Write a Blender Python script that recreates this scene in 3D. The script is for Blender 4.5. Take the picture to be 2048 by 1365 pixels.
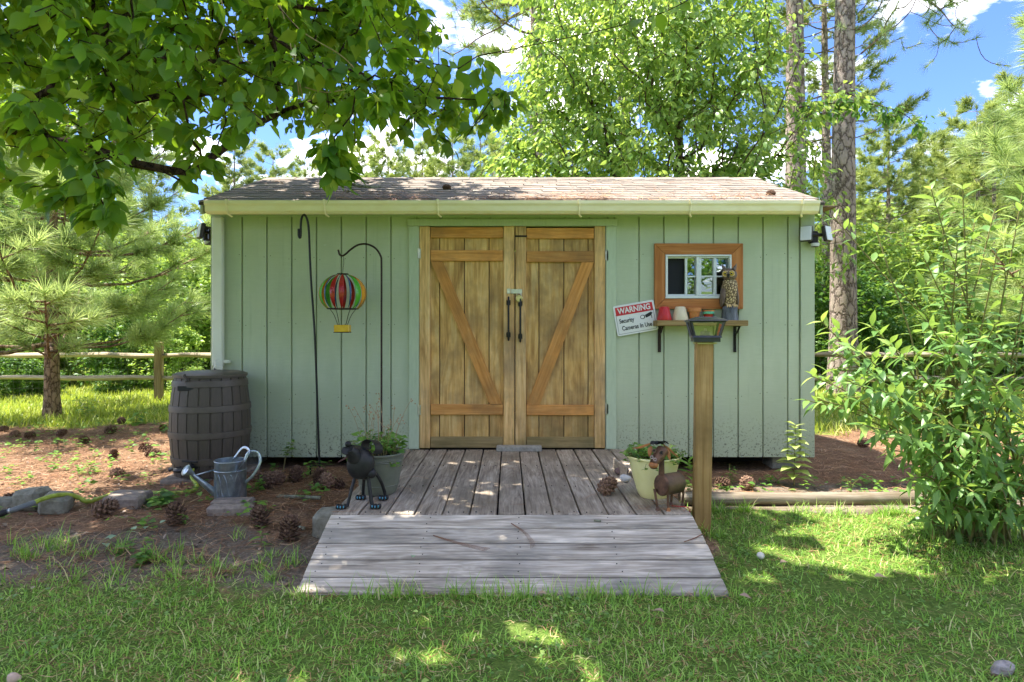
import bpy, math, random
import numpy as np
from mathutils import Vector, Matrix, Euler
PI = math.pi
R_ = math.radians
for o in list(bpy.data.objects):
    bpy.data.objects.remove(o, do_unlink=True)
scene = bpy.context.scene
COL = scene.collection

# ------------------------------------------------------------------ camera, sky, sun, exposure
H = 1.14                      # eye height
F = 1267.0                    # focal length in pixels of a 2048 wide frame
cd = bpy.data.cameras.new('camera'); cam = bpy.data.objects.new('camera', cd); COL.objects.link(cam)
cam.location = (0, 0, H); cam.rotation_euler = (PI/2, 0, 0)
cd.sensor_fit = 'HORIZONTAL'; cd.sensor_width = 36; cd.lens = F/2048*36
cd.shift_x = 6/2048; cd.shift_y = -18.5/2048
cd.clip_start = 0.05; cd.clip_end = 3000
scene.camera = cam
SUNV = Vector((-.39, .11, 1)).normalized()
EL = math.asin(SUNV.z); AZ = math.atan2(SUNV.x, SUNV.y)
w = bpy.data.worlds.new('World'); scene.world = w; w.use_nodes = True
nt = w.node_tree; nt.nodes.clear()
def wn(t, **k):
    n = nt.nodes.new(t)
    for a, b in k.items(): setattr(n, a, b)
    return n
sky = wn('ShaderNodeTexSky', sky_type='NISHITA', sun_disc=False, sun_elevation=EL, sun_rotation=AZ, altitude=50, air_density=1.0, dust_density=.35, ozone_density=2.0)
tc = wn('ShaderNodeTexCoord'); sep = wn('ShaderNodeSeparateXYZ'); nt.links.new(tc.outputs['Generated'], sep.inputs[0])
addz = wn('ShaderNodeMath', operation='ADD'); addz.inputs[1].default_value = .22; nt.links.new(sep.outputs[2], addz.inputs[0])
mx = wn('ShaderNodeMath', operation='MAXIMUM'); mx.inputs[1].default_value = .05; nt.links.new(addz.outputs[0], mx.inputs[0])
dx = wn('ShaderNodeMath', operation='DIVIDE'); dy = wn('ShaderNodeMath', operation='DIVIDE')
nt.links.new(sep.outputs[0], dx.inputs[0]); nt.links.new(mx.outputs[0], dx.inputs[1])
nt.links.new(sep.outputs[1], dy.inputs[0]); nt.links.new(mx.outputs[0], dy.inputs[1])
cmb = wn('ShaderNodeCombineXYZ'); nt.links.new(dx.outputs[0], cmb.inputs[0]); nt.links.new(dy.outputs[0], cmb.inputs[1]); cmb.inputs[2].default_value = 13.9
nz = wn('ShaderNodeTexNoise'); nz.inputs['Scale'].default_value = 2.3; nz.inputs['Detail'].default_value = 9; nz.inputs['Roughness'].default_value = .58
nt.links.new(cmb.outputs[0], nz.inputs['Vector'])
rp = wn('ShaderNodeValToRGB'); rp.color_ramp.elements[0].position = .515; rp.color_ramp.elements[1].position = .69
nt.links.new(nz.outputs[0], rp.inputs[0])
hs = wn('ShaderNodeMix', data_type='RGBA', blend_type='MULTIPLY'); hs.inputs[0].default_value = 1.0; hs.inputs[7].default_value = (.455, .565, .86, 1)
nt.links.new(sky.outputs[0], hs.inputs[6])
mixc = wn('ShaderNodeMix', data_type='RGBA'); mixc.inputs[7].default_value = (22.5, 21, 18.6, 1)
nt.links.new(rp.outputs[0], mixc.inputs[0]); nt.links.new(hs.outputs[2], mixc.inputs[6])
bg = wn('ShaderNodeBackground'); bg.inputs[1].default_value = .066
out = wn('ShaderNodeOutputWorld'); nt.links.new(mixc.outputs[2], bg.inputs[0]); nt.links.new(bg.outputs[0], out.inputs[0])
ld = bpy.data.lights.new('sun', 'SUN'); ld.energy = 2.5; ld.angle = R_(.55); ld.color = (1, .955, .88)
sun = bpy.data.objects.new('sun', ld); COL.objects.link(sun); sun.location = (0, 0, 20)
sun.rotation_euler = SUNV.to_track_quat('Z', 'Y').to_euler()
vs = scene.view_settings; vs.view_transform = 'Standard'; vs.look = 'None'; vs.exposure = 2.62; vs.gamma = 1; vs.use_curve_mapping = False
scene.cycles.use_denoising = True
scene.cycles.max_bounces = 6; scene.cycles.diffuse_bounces = 4; scene.cycles.glossy_bounces = 2; scene.cycles.transparent_max_bounces = 6; scene.cycles.transmission_bounces = 4
scene.cycles.caustics_reflective = False; scene.cycles.caustics_refractive = False

# ------------------------------------------------------------------ helpers
def at(px, py, D):
    """the point of the place at distance D that was measured at that pixel of the survey photo"""
    return Vector(((px-1018)*D/F, D, H+(664-py)*D/F))
def X(px, D): return (px-1018)*D/F
def Zz(py, D): return H+(664-py)*D/F
def lin(c):
    c = c/255
    return c/12.92 if c <= .04045 else ((c+.055)/1.055)**2.4
def S(r, g, b): return (lin(r), lin(g), lin(b))
def gz(x, y):
    """height of the ground"""
    z = .010*np.sin(x*2.1+y*1.3)+.008*np.sin(x*-3.7+y*2.9+1)+.006*np.sin(x*6.1+y*5.3+2)
    bed = np.clip((y-3.0)/.8, 0, 1)*np.clip((-x-.95)/.3, 0, 1)*.03
    return z*.8+bed

def finish(me, mat, smooth, sharp=40):
    if mat is not None: me.materials.append(mat)
    if smooth:
        me.polygons.foreach_set('use_smooth', np.ones(len(me.polygons), dtype=bool))
        if sharp: me.set_sharp_from_angle(angle=R_(sharp))
    me.update()
def tag(o, label=None, cat=None, group=None, kind=None):
    if label: o['label'] = label
    if cat: o['category'] = cat
    if group: o['group'] = group
    if kind: o['kind'] = kind
    return o
def empty(name, loc, label, cat, group=None, rot=(0, 0, 0)):
    o = bpy.data.objects.new(name, None); COL.objects.link(o); o.location = loc; o.rotation_euler = rot
    o.empty_display_size = .05
    return tag(o, label, cat, group)
def place(name, me, parent=None, loc=(0, 0, 0), rot=(0, 0, 0), scale=1):
    o = bpy.data.objects.new(name, me); COL.objects.link(o)
    o.parent = parent; o.location = loc; o.rotation_euler = rot
    o.scale = (scale,)*3 if not hasattr(scale, '__len__') else scale
    return o
def copy_tree(o, parent=None):
    c = o.copy(); COL.objects.link(c); c.parent = parent
    for ch in o.children: copy_tree(ch, c)
    return c

class MB:
    def __init__(s): s.v = []; s.f = []
    def add(s, vs, fs, Rm=None, c=None):
        b = len(s.v)
        for p in vs:
            p = Vector(p)
            if Rm is not None: p = Rm @ p
            if c is not None: p = p+Vector(c)
            s.v.append(p)
        s.f += [tuple(i+b for i in f) for f in fs]
        return s
    def box(s, c, sz, Rm=None, ch=0):
        hx, hy, hz = (q/2 for q in sz)
        if ch <= 0:
            vs = [(x*hx, y*hy, z*hz) for x in (-1, 1) for y in (-1, 1) for z in (-1, 1)]
            fs = [(0, 1, 3, 2), (4, 6, 7, 5), (0, 4, 5, 1), (2, 3, 7, 6), (0, 2, 6, 4), (1, 5, 7, 3)]
            return s.add(vs, fs, Rm, c)
        ch = min(ch, hx*.9, hy*.9, hz*.9)
        vs = []; idx = {}
        for x in (-1, 1):
            for y in (-1, 1):
                for z in (-1, 1):
                    for a in range(3):
                        p = [x*(hx-ch), y*(hy-ch), z*(hz-ch)]; p[a] = (x*hx, y*hy, z*hz)[a]
                        idx[(x, y, z, a)] = len(vs); vs.append(p)
        fs = []
        for a in range(3):
            b, d = [q for q in range(3) if q != a]
            for sg in (-1, 1):
                f = []
                for (u, v) in ((-1, -1), (1, -1), (1, 1), (-1, 1)):
                    k = [0, 0, 0]; k[a] = sg; k[b] = u; k[d] = v
                    f.append(idx[(k[0], k[1], k[2], a)])
                fs.append(f if (sg > 0) == (a != 1) else f[::-1])
            for u in (-1, 1):
                for v in (-1, 1):
                    k0 = [0, 0, 0]; k0[b] = u; k0[d] = v; k0[a] = -1; k1 = list(k0); k1[a] = 1
                    f = [idx[(*k0, b)], idx[(*k1, b)], idx[(*k1, d)], idx[(*k0, d)]]
                    fs.append(f if (u*v > 0) == (a != 1) else f[::-1])
        for x in (-1, 1):
            for y in (-1, 1):
                for z in (-1, 1):
                    f = [idx[(x, y, z, 0)], idx[(x, y, z, 1)], idx[(x, y, z, 2)]]
                    fs.append(f if x*y*z > 0 else f[::-1])
        return s.add(vs, fs, Rm, c)
    def tube(s, pts, rad, n=8, cap=True, flat=1.0, up=None):
        pts = [Vector(p) for p in pts]; m = len(pts)
        if not hasattr(rad, '__len__'): rad = [rad]*m
        t0 = (pts[1]-pts[0]).normalized()
        u = Vector(up) if up is not None else (Vector((0, 0, 1)) if abs(t0.z) < .9 else Vector((1, 0, 0)))
        vs = []
        for i in range(m):
            t = (pts[min(i+1, m-1)]-pts[max(i-1, 0)])
            t = t.normalized() if t.length > 1e-9 else t0
            a = t.cross(u)
            a = a.normalized() if a.length > 1e-6 else t.orthogonal().normalized()
            b = a.cross(t).normalized(); u = b if up is None else u
            for k in range(n):
                an = 2*PI*k/n
                vs.append(pts[i]+a*math.cos(an)*rad[i]+b*math.sin(an)*rad[i]*flat)
        fs = [(i*n+k, i*n+(k+1) % n, (i+1)*n+(k+1) % n, (i+1)*n+k) for i in range(m-1) for k in range(n)]
        if cap: fs += [tuple(range(n))[::-1], tuple((m-1)*n+k for k in range(n))]
        return s.add(vs, fs)
    def lathe(s, prof, c=(0, 0, 0), n=24, a0=0, a1=2*PI, Rm=None, sx=1, sy=1):
        full = abs(a1-a0-2*PI) < 1e-6; k = n if full else n+1
        vs = [(r*math.cos(a0+(a1-a0)*i/n)*sx, r*math.sin(a0+(a1-a0)*i/n)*sy, z) for (r, z) in prof for i in range(k)]
        fs = [(j*k+i, j*k+(i+1) % k, (j+1)*k+(i+1) % k, (j+1)*k+i) for j in range(len(prof)-1) for i in range(n)]
        return s.add(vs, fs, Rm, c)
    def ell(s, c, r, n=14, m=9, Rm=None):
        rx, ry, rz = r if hasattr(r, '__len__') else (r, r, r)
        vs = [(rx*math.sin(PI*j/m)*math.cos(2*PI*i/n), ry*math.sin(PI*j/m)*math.sin(2*PI*i/n), -rz*math.cos(PI*j/m)) for j in range(1, m) for i in range(n)]
        fs = [(j*n+i, j*n+(i+1) % n, (j+1)*n+(i+1) % n, (j+1)*n+i) for j in range(m-2) for i in range(n)]
        b = len(vs); vs += [(0, 0, -rz), (0, 0, rz)]
        fs += [(b, (i+1) % n, i) for i in range(n)]+[(b+1, (m-2)*n+i, (m-2)*n+(i+1) % n) for i in range(n)]
        return s.add(vs, fs, Rm, c)
    def prism(s, poly, y0, y1):
        """polygon in x,z (counter-clockwise seen from -y) pulled from y0 to y1"""
        n = len(poly)
        vs = [(x, y0, z) for x, z in poly]+[(x, y1, z) for x, z in poly]
        fs = [tuple(range(n)), tuple(range(2*n-1, n-1, -1))]+[(i, n+i, n+(i+1) % n, (i+1) % n) for i in range(n)]
        return s.add(vs, fs)
    def mesh(s, name, mat, smooth=False, sharp=40, org=(0, 0, 0)):
        o = Vector(org)
        me = bpy.data.meshes.new(name); me.from_pydata([tuple(p-o) for p in s.v], [], s.f)
        finish(me, mat, smooth, sharp); return me
    def build(s, name, mat, parent=None, smooth=False, sharp=40, org=None):
        """vertices are in place coordinates; the object's origin is org (or the parent's)"""
        po = parent_world(parent)
        if org is None: org = po if parent is not None else s.v[0]
        org = Vector(org)
        return place(name, s.mesh(name, mat, smooth, sharp, org), parent, org-po)
def parent_world(p):
    v = Vector((0, 0, 0))
    while p is not None: v = v+Vector(p.location); p = p.parent
    return v
def smoothpath(pts, k=6):
    """Catmull-Rom through the points"""
    P = [Vector(p) for p in pts]; P = [P[0]*2-P[1]]+P+[P[-1]*2-P[-2]]; o = []
    for i in range(1, len(P)-2):
        for j in range(k):
            t = j/k
            o.append(.5*((2*P[i])+(P[i+1]-P[i-1])*t+(2*P[i-1]-5*P[i]+4*P[i+1]-P[i+2])*t*t+(3*P[i]-P[i-1]-3*P[i+1]+P[i+2])*t**3))
    return o+[P[-2]]

def fast_mesh(name, V, Fc, mat=None, smooth=False, rnd=None):
    """V (n,3), Fc (m,k) arrays with k = 3 or 4"""
    me = bpy.data.meshes.new(name)
    V = np.asarray(V, np.float32); Fc = np.asarray(Fc, np.int32); m, k = Fc.shape
    me.vertices.add(len(V)); me.vertices.foreach_set('co', V.ravel())
    me.loops.add(m*k); me.loops.foreach_set('vertex_index', Fc.ravel())
    me.polygons.add(m); me.polygons.foreach_set('loop_start', np.arange(0, m*k, k, dtype=np.int32))
    if rnd is not None:
        a = me.attributes.new('rnd', 'FLOAT', 'POINT'); a.data.foreach_set('value', np.asarray(rnd, np.float32))
    if mat: me.materials.append(mat)
    if smooth: me.polygons.foreach_set('use_smooth', np.ones(m, dtype=bool))
    me.update(calc_edges=True)
    return me
def nrm(a): return a/np.maximum(np.linalg.norm(a, axis=-1, keepdims=True), 1e-9)
def spread(T, TF, pos, axis, normal, size, rnd, name, mat, smooth=True, wid=None):
    """put the template T (y = axis, z = normal) at every pos"""
    n = len(pos); y = nrm(np.asarray(axis, float)); z = np.asarray(normal, float)
    x = nrm(np.cross(y, z)); z = np.cross(x, y)
    size = np.broadcast_to(np.asarray(size, float), (n,)); wd = size if wid is None else np.broadcast_to(np.asarray(wid, float), (n,))
    V = (pos[:, None, :]+T[None, :, 0, None]*x[:, None, :]*wd[:, None, None]+T[None, :, 1, None]*y[:, None, :]*size[:, None, None]+T[None, :, 2, None]*z[:, None, :]*size[:, None, None])
    Fc = (TF[None]+(np.arange(n)*len(T))[:, None, None]).reshape(-1, TF.shape[1])
    return fast_mesh(name, V.reshape(-1, 3), Fc, mat, smooth, np.repeat(rnd, len(T)))
def leaf_template(ws, fold=.25, droop=.25):
    """ws: half widths along the leaf from stalk to tip (excluding both ends)"""
    k = len(ws)+1; V = [(0, 0, 0)]
    for i, q in enumerate(ws):
        t = (i+1)/k; d = -droop*t*t
        V += [(-q, t, d+q*fold), (0, t, d), (q, t, d+q*fold)]
    V.append((0, 1, -droop)); Fc = [(0, 2, 1), (0, 3, 2)]
    for i in range(len(ws)-1):
        a = 1+3*i; b = a+3
        Fc += [(a, a+1, b+1), (a, b+1, b), (a+1, a+2, b+2), (a+1, b+2, b+1)]
    a = 1+3*(len(ws)-1); e = len(V)-1; Fc += [(a, a+1, e), (a+1, a+2, e)]
    return np.array(V, float), np.array(Fc)

# ------------------------------------------------------------------ materials
class N:
    """small node builder"""
    def __init__(s, name):
        s.m = bpy.data.materials.new(name); s.m.use_nodes = True; s.t = s.m.node_tree; s.t.nodes.clear()
        s.out = s.t.nodes.new('ShaderNodeOutputMaterial')
    def n(s, t, ins=None, **k):
        q = s.t.nodes.new(t)
        for a, b in k.items(): setattr(q, a, b)
        for a, b in (ins or {}).items(): s.set(q.inputs[a], b)
        return q
    def set(s, i, v):
        if hasattr(v, 'is_output'): s.t.links.new(v, i)
        else:
            if hasattr(v, '__len__') and len(v) == 3 and hasattr(i.default_value, '__len__') and len(i.default_value) == 4: v = (*v, 1)
            i.default_value = v
    def coord(s, scale=(1, 1, 1), kind='Object', jitter=True, loc=(0, 0, 0)):
        v = s.n('ShaderNodeTexCoord').outputs[kind]
        if jitter:
            r = s.n('ShaderNodeObjectInfo').outputs['Random']
            mu = s.n('ShaderNodeVectorMath', {0: v}, operation='ADD')
            sc = s.n('ShaderNodeVectorMath', {0: (31.7, 17.3, 23.1)}, operation='SCALE'); s.set(sc.inputs['Scale'], r)
            s.set(mu.inputs[1], sc.outputs[0]); v = mu.outputs[0]
        return s.n('ShaderNodeMapping', {'Vector': v, 'Scale': scale, 'Location': loc}).outputs[0]
    def noise(s, vec, scale=5, detail=5, rough=.55, dist=0, col=False):
        return s.n('ShaderNodeTexNoise', {'Vector': vec, 'Scale': scale, 'Detail': detail, 'Roughness': rough, 'Distortion': dist}).outputs[1 if col else 0]
    def ramp(s, fac, stops):
        q = s.n('ShaderNodeValToRGB', {0: fac}); e = q.color_ramp.elements
        while len(e) < len(stops): e.new(.5)
        for i, (p, c) in enumerate(stops):
            e[i].position = p; e[i].color = (*c, 1) if hasattr(c, '__len__') else (c, c, c, 1)
        return q.outputs[0]
    def mix(s, f, a, b, mode='MIX'):
        q = s.n('ShaderNodeMix', data_type='RGBA', blend_type=mode); s.set(q.inputs[0], f); s.set(q.inputs[6], a); s.set(q.inputs[7], b); return q.outputs[2]
    def math(s, op, a, b=0, clamp=False):
        q = s.n('ShaderNodeMath', operation=op, use_clamp=clamp); s.set(q.inputs[0], a); s.set(q.inputs[1], b); return q.outputs[0]
    def bump(s, h, strength=.3, dist=.01):
        return s.n('ShaderNodeBump', {'Height': h, 'Strength': strength, 'Distance': dist}).outputs[0]
    def vary(s, col, amt=.15):
        """each object a little lighter or darker"""
        r = s.n('ShaderNodeObjectInfo').outputs['Random']
        v = s.math('ADD', s.math('MULTIPLY', r, 2*amt), 1-amt)
        return s.n('ShaderNodeHueSaturation', {'Color': col, 'Value': v}).outputs[0]
    def pbr(s, col, rough=.6, metal=0, normal=None, spec=.4, **k):
        q = s.n('ShaderNodeBsdfPrincipled', {'Base Color': col, 'Roughness': rough, 'Metallic': metal, 'Specular IOR Level': spec})
        if normal is not None: s.set(q.inputs['Normal'], normal)
        for a, b in k.items(): s.set(q.inputs[a.replace('_', ' ')], b)
        s.t.links.new(q.outputs[0], s.out.inputs[0]); return s.m
    def attr(s, name='rnd'): return s.n('ShaderNodeAttribute', attribute_name=name).outputs['Fac']

def proc(name, c1, c2, scale=8, detail=6, rough=.6, metal=0, bump=.2, bd=.004, lo=.3, hi=.7, vec=(1, 1, 1), spec=.4, var=.08, **k):
    q = N(name); v = q.coord(vec); f = q.noise(v, scale, detail, .6)
    c = q.vary(q.ramp(f, [(lo, c1), (hi, c2)]), var)
    return q.pbr(c, rough, metal, q.bump(f, bump, bd) if bump else None, spec, **k)
def wood(name, axis, cols, grain=26, along=.9, rough=.75, bump=.5, var=.12, stain=None, knots=True, algae=None):
    """planks; axis 0 1 2 is the direction of the grain in the piece"""
    q = N(name); sc = [grain]*3; sc[axis] = along*1.6
    v = q.coord(sc); f = q.noise(v, 1.0, 8, .62, 1.2)
    sc2 = [grain*4.5]*3; sc2[axis] = along*3
    f2 = q.noise(q.coord(sc2), 1.0, 4, .6)
    sc3 = [grain*.28]*3; sc3[axis] = along*.7
    f3 = q.noise(q.coord(sc3), 1.0, 3, .5, 2.0)
    h = q.math('ADD', q.math('MULTIPLY', f, .6), q.math('MULTIPLY', f2, .4))
    c = q.ramp(h, [(.32, cols[0]), (.48, cols[1]), (.64, cols[2])])
    rings = q.math('SINE', q.math('MULTIPLY', f3, 46))
    c = q.mix(q.math('MULTIPLY', q.math('ADD', rings, 1), .13), c, cols[0])
    if stain:
        b = q.noise(q.coord((2.2, 2.2, 2.2)), 1.0, 5, .6)
        c = q.mix(q.ramp(b, [(.45, 0.0), (.68, .75)]), c, stain)
    if algae:
        z = q.n('ShaderNodeSeparateXYZ', {0: q.n('ShaderNodeNewGeometry').outputs['Position']}).outputs[2]
        m = q.ramp(z, [(.2, .6), (.5, 0.0)])
        c = q.mix(q.math('MULTIPLY', m, q.ramp(q.noise(q.coord((5, 5, 5)), 1.0, 5), [(.35, 0.0), (.6, 1.0)])), c, algae)
    c = q.vary(c, var)
    return q.pbr(c, rough, 0, q.bump(h, bump, .004), .3)
def leafmat(name, stops, trans, tf=.42, rough=.45, spec=.35, hole=False):
    """stops: colours over the leaves' random value; trans: the colour light has after passing through"""
    q = N(name); a = q.attr(); c = q.ramp(a, stops)
    r = q.n('ShaderNodeObjectInfo').outputs['Random']
    c = q.n('ShaderNodeHueSaturation', {'Color': c, 'Value': q.math('ADD', q.math('MULTIPLY', r, .2), .9)}).outputs[0]
    p = q.n('ShaderNodeBsdfPrincipled', {'Base Color': c, 'Roughness': rough, 'Specular IOR Level': spec})
    tcol = q.mix(.6, c, trans)
    t = q.n('ShaderNodeBsdfTranslucent', {'Color': tcol})
    m = q.n('ShaderNodeMixShader', {0: tf}); q.t.links.new(p.outputs[0], m.inputs[1]); q.t.links.new(t.outputs[0], m.inputs[2])
    q.t.links.new(m.outputs[0], q.out.inputs[0]); return q.m
def plain(name, c, rough=.5, metal=0, spec=.4, **k):
    q = N(name); f = q.noise(q.coord(), 30, 4); cc = q.mix(q.math('MULTIPLY', f, .35), c, tuple(x*.7 for x in c))
    return q.pbr(cc, rough, metal, q.bump(f, .06, .002), spec, **k)
# ------------------------------------------------------------------ material library
def siding_mat():
    q = N('sage_paint')
    v = q.coord((9, 9, 150)); f = q.noise(v, 1.0, 4, .6)
    v2 = q.coord((3, 3, 1.2), jitter=False); b = q.noise(v2, 1.6, 5, .6)
    c = q.ramp(b, [(.3, S(177, 186, 156)), (.7, S(191, 199, 170))])
    c = q.mix(q.math('MULTIPLY', q.ramp(f, [(.3, 0.0), (.75, 1.0)]), .22), c, S(152, 164, 130))
    z = q.n('ShaderNodeSeparateXYZ', {0: q.n('ShaderNodeNewGeometry').outputs['Position']}).outputs[2]
    low = q.ramp(z, [(.12, 1.0), (.5, 0.0)])
    grime = q.math('MULTIPLY', q.ramp(z, [(.12, .55), (.75, 0.0)]), q.ramp(b, [(.35, .2), (.65, 1.0)]))
    c = q.mix(grime, c, S(132, 138, 112))
    sp = q.ramp(q.noise(q.coord((60, 60, 60)), 1.0, 3, .7), [(.55, 0.0), (.63, 1.0)])
    c = q.mix(q.math('MULTIPLY', low, sp), c, S(74, 70, 58))
    st = q.ramp(q.noise(q.coord((26, 26, 1.1)), 1.0, 4, .6), [(.6, 0.0), (.8, .35)])
    c = q.mix(st, c, S(120, 136, 112))
    nick = q.ramp(q.noise(q.coord((14, 14, 40)), 1.0, 2, .5), [(.74, 0.0), (.78, .6)])
    c = q.mix(nick, c, S(190, 200, 182))
    c = q.vary(c, .035)
    return q.pbr(c, .62, 0, q.bump(f, .35, .003), .3)
MAT = {}
MAT['siding'] = siding_mat()
MAT['trim'] = proc('sage_trim_paint', S(174, 186, 156), S(186, 197, 168), 14, rough=.55, bump=.15, var=.03, vec=(6, 6, 1))
MAT['gutter'] = proc('aged_white_gutter', S(240, 226, 180), S(250, 240, 206), 6, rough=.45, bump=.08, var=.02, vec=(1, 1, 3))
MAT['downspout'] = proc('white_downspout', S(214, 214, 198), S(228, 228, 214), 4, rough=.4, bump=.03, var=.02)
MAT['dark_gap'] = plain('dark_board', S(48, 44, 40), .9)
MAT['door_board'] = wood('door_plywood', 2, (S(146, 104, 54), S(212, 168, 100), S(232, 198, 136)), 11, 1.0, var=.07, stain=S(122, 100, 70), algae=S(104, 100, 52))
MAT['door_stile'] = wood('door_pine_upright', 2, (S(152, 112, 64), S(220, 176, 114), S(236, 202, 146)), 20, 1.1, var=.09, stain=S(138, 116, 88), algae=S(110, 102, 60))
MAT['door_rail'] = wood('door_stained_rail', 0, (S(156, 98, 46), S(210, 146, 76), S(226, 170, 100)), 20, 1.1, var=.12, stain=S(138, 104, 66))
MAT['door_low'] = wood('door_bottom_rail', 0, (S(108, 90, 54), S(150, 128, 84), S(168, 146, 102)), 20, .8, var=.06, stain=S(104, 96, 62))
MAT['trim_h'] = wood('window_trim_level', 0, (S(142, 84, 40), S(184, 118, 62), S(200, 138, 84)), 18, .8, var=.08)
MAT['trim_v'] = wood('window_trim_upright', 2, (S(142, 84, 40), S(180, 114, 60), S(198, 136, 82)), 18, .8, var=.08)
MAT['deck'] = wood('weathered_deck', 1, (S(88, 75, 62), S(160, 146, 128), S(198, 185, 165)), 24, 1.5, rough=.85, bump=.8, var=.10, stain=S(122, 110, 92))
MAT['ramp'] = wood('weathered_ramp', 0, (S(86, 74, 62), S(178, 166, 148), S(224, 212, 194)), 20, 1.3, rough=.85, bump=.9, var=.07, stain=S(126, 122, 112))
MAT['post'] = wood('treated_post', 2, (S(128, 98, 54), S(172, 136, 82), S(194, 160, 106)), 24, .7, var=.05, stain=S(116, 92, 54))
MAT['log'] = wood('landscape_timber', 0, (S(88, 76, 62), S(132, 120, 102), S(164, 154, 138)), 24, .8, rough=.9, bump=1, var=.08, stain=S(96, 84, 60))
MAT['rail'] = wood('split_rail', 0, (S(120, 104, 82), S(176, 160, 132), S(204, 190, 164)), 24, .8, rough=.9, bump=1, var=.12)
MAT['fpost'] = wood('split_post', 2, (S(104, 86, 60), S(156, 134, 98), S(186, 166, 130)), 24, .8, rough=.9, bump=1, var=.1)
MAT['shelf'] = wood('shelf_board', 0, (S(104, 84, 50), S(146, 122, 78), S(170, 148, 102)), 24, .8, var=.05)
def shingle_mat():
    q = N('asphalt_shingle'); v = q.coord((1, 1, 1))
    g = q.noise(v, 260, 3, .7); b = q.noise(v, 4, 4)
    c = q.ramp(b, [(.3, S(106, 98, 90)), (.7, S(142, 132, 120))])
    c = q.mix(q.ramp(g, [(.35, 0.0), (.7, .5)]), c, S(180, 166, 152))
    c = q.vary(c, .16)
    return q.pbr(c, .95, 0, q.bump(g, .5, .003), .15)
MAT['shingle'] = shingle_mat()
MAT['roof_deck'] = plain('roof_underlay', S(70, 64, 58), .9)
MAT['white'] = plain('white_vinyl', S(226, 230, 228), .35)
MAT['black_metal'] = proc('black_iron', S(22, 22, 23), S(40, 38, 36), 40, rough=.42, bump=.1, metal=.3, var=.04)
MAT['rust_hook'] = proc('rusty_rod', S(36, 28, 24), S(66, 48, 38), 60, rough=.6, bump=.2, metal=.3)
MAT['zinc'] = proc('zinc_plate', S(168, 168, 160), S(214, 210, 196), 30, rough=.35, metal=.9, bump=.05)
MAT['brass'] = proc('aged_brass', S(176, 150, 84), S(220, 208, 160), 30, rough=.35, metal=.9, bump=.05)
def glass(name, tint=(.9, .95, .93), refl=.12):
    q = N(name); fr = q.n('ShaderNodeFresnel', {'IOR': 1.5}).outputs[0]
    f = q.math('ADD', q.math('MULTIPLY', fr, 1.0), refl, True)
    t = q.n('ShaderNodeBsdfTransparent', {'Color': tint}); g = q.n('ShaderNodeBsdfGlossy', {'Color': (.9, .95, .95), 'Roughness': .01})
    m = q.n('ShaderNodeMixShader', {0: f}); q.t.links.new(t.outputs[0], m.inputs[1]); q.t.links.new(g.outputs[0], m.inputs[2])
    q.t.links.new(m.outputs[0], q.out.inputs[0]); return q.m
MAT['glass'] = glass('window_glass', refl=.16)
MAT['lampglass'] = glass('lantern_glass', (.92, .93, .85), .05)
MAT['screen'] = plain('insect_screen', S(30, 31, 34), .8)
MAT['concrete'] = proc('concrete', S(128, 124, 114), S(168, 164, 152), 40, rough=.9, bump=.6, bd=.006)
MAT['paver'] = proc('paver', S(112, 100, 88), S(156, 142, 128), 26, rough=.92, bump=.5, bd=.006, var=.12)
MAT['stone'] = proc('mossy_block', S(104, 100, 84), S(150, 146, 130), 24, rough=.95, bump=.8, bd=.01, var=.12)
MAT['barrel'] = proc('dark_brown_plastic', S(70, 61, 52), S(84, 74, 64), 20, rough=.55, bump=.1, var=.02, vec=(4, 4, .7))
MAT['hoop'] = proc('dark_grey_plastic', S(78, 69, 60), S(92, 82, 72), 20, rough=.5, bump=.06, var=.02)
MAT['galv'] = proc('galvanised_steel', S(138, 148, 154), S(184, 194, 198), 16, rough=.36, metal=.85, bump=.05, lo=.35, hi=.65)
MAT['rubber'] = plain('black_rubber', S(26, 26, 27), .6)
MAT['hose'] = proc('lime_hose', S(128, 142, 40), S(172, 186, 74), 20, rough=.5, bump=.1)
MAT['hose_grey'] = plain('grey_sleeve', S(104, 108, 108), .5)

# ------------------------------------------------------------------ the ground
def zones(x, y):
    """how much lawn, pine straw, bare sand grows at a place"""
    n = .10*np.sin(x*3.1+1)+.07*np.sin(x*7.3+y*4)+.05*np.sin(x*13+y*9+2)
    s = lambda d, w_=.12: np.clip(.5+d/w_, 0, 1)
    left = s(-.86-x+.02*n); right = s(x-1.12)
    lawn_near = s(2.80+.9*n-y, .55)                                 # in front of the ramp and the bed
    lawn_right = right*s(4.02-y, .1)
    lawn_mid = (1-left)*s(3.2-y, .2)
    far_left = s(7.6+.9*n+.25*np.sin(x*1.4)-y, .4)
    meadow = np.where(x < 0, 1-far_left, s(y-7.2-1.4*n, .5))
    lawn = np.clip(np.maximum(np.maximum(lawn_near, lawn_right), np.maximum(lawn_mid, meadow)), 0, 1)
    sand = left*s(3.55+1.2*n-y, .5)*(1-lawn)
    sand = np.maximum(sand, right*s(y-4.1, .1)*s(4.8+.5*n-y, .2)*.75*(1-lawn))
    straw = np.clip(1-lawn-sand, 0, 1)
    return lawn, straw, sand, meadow
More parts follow.
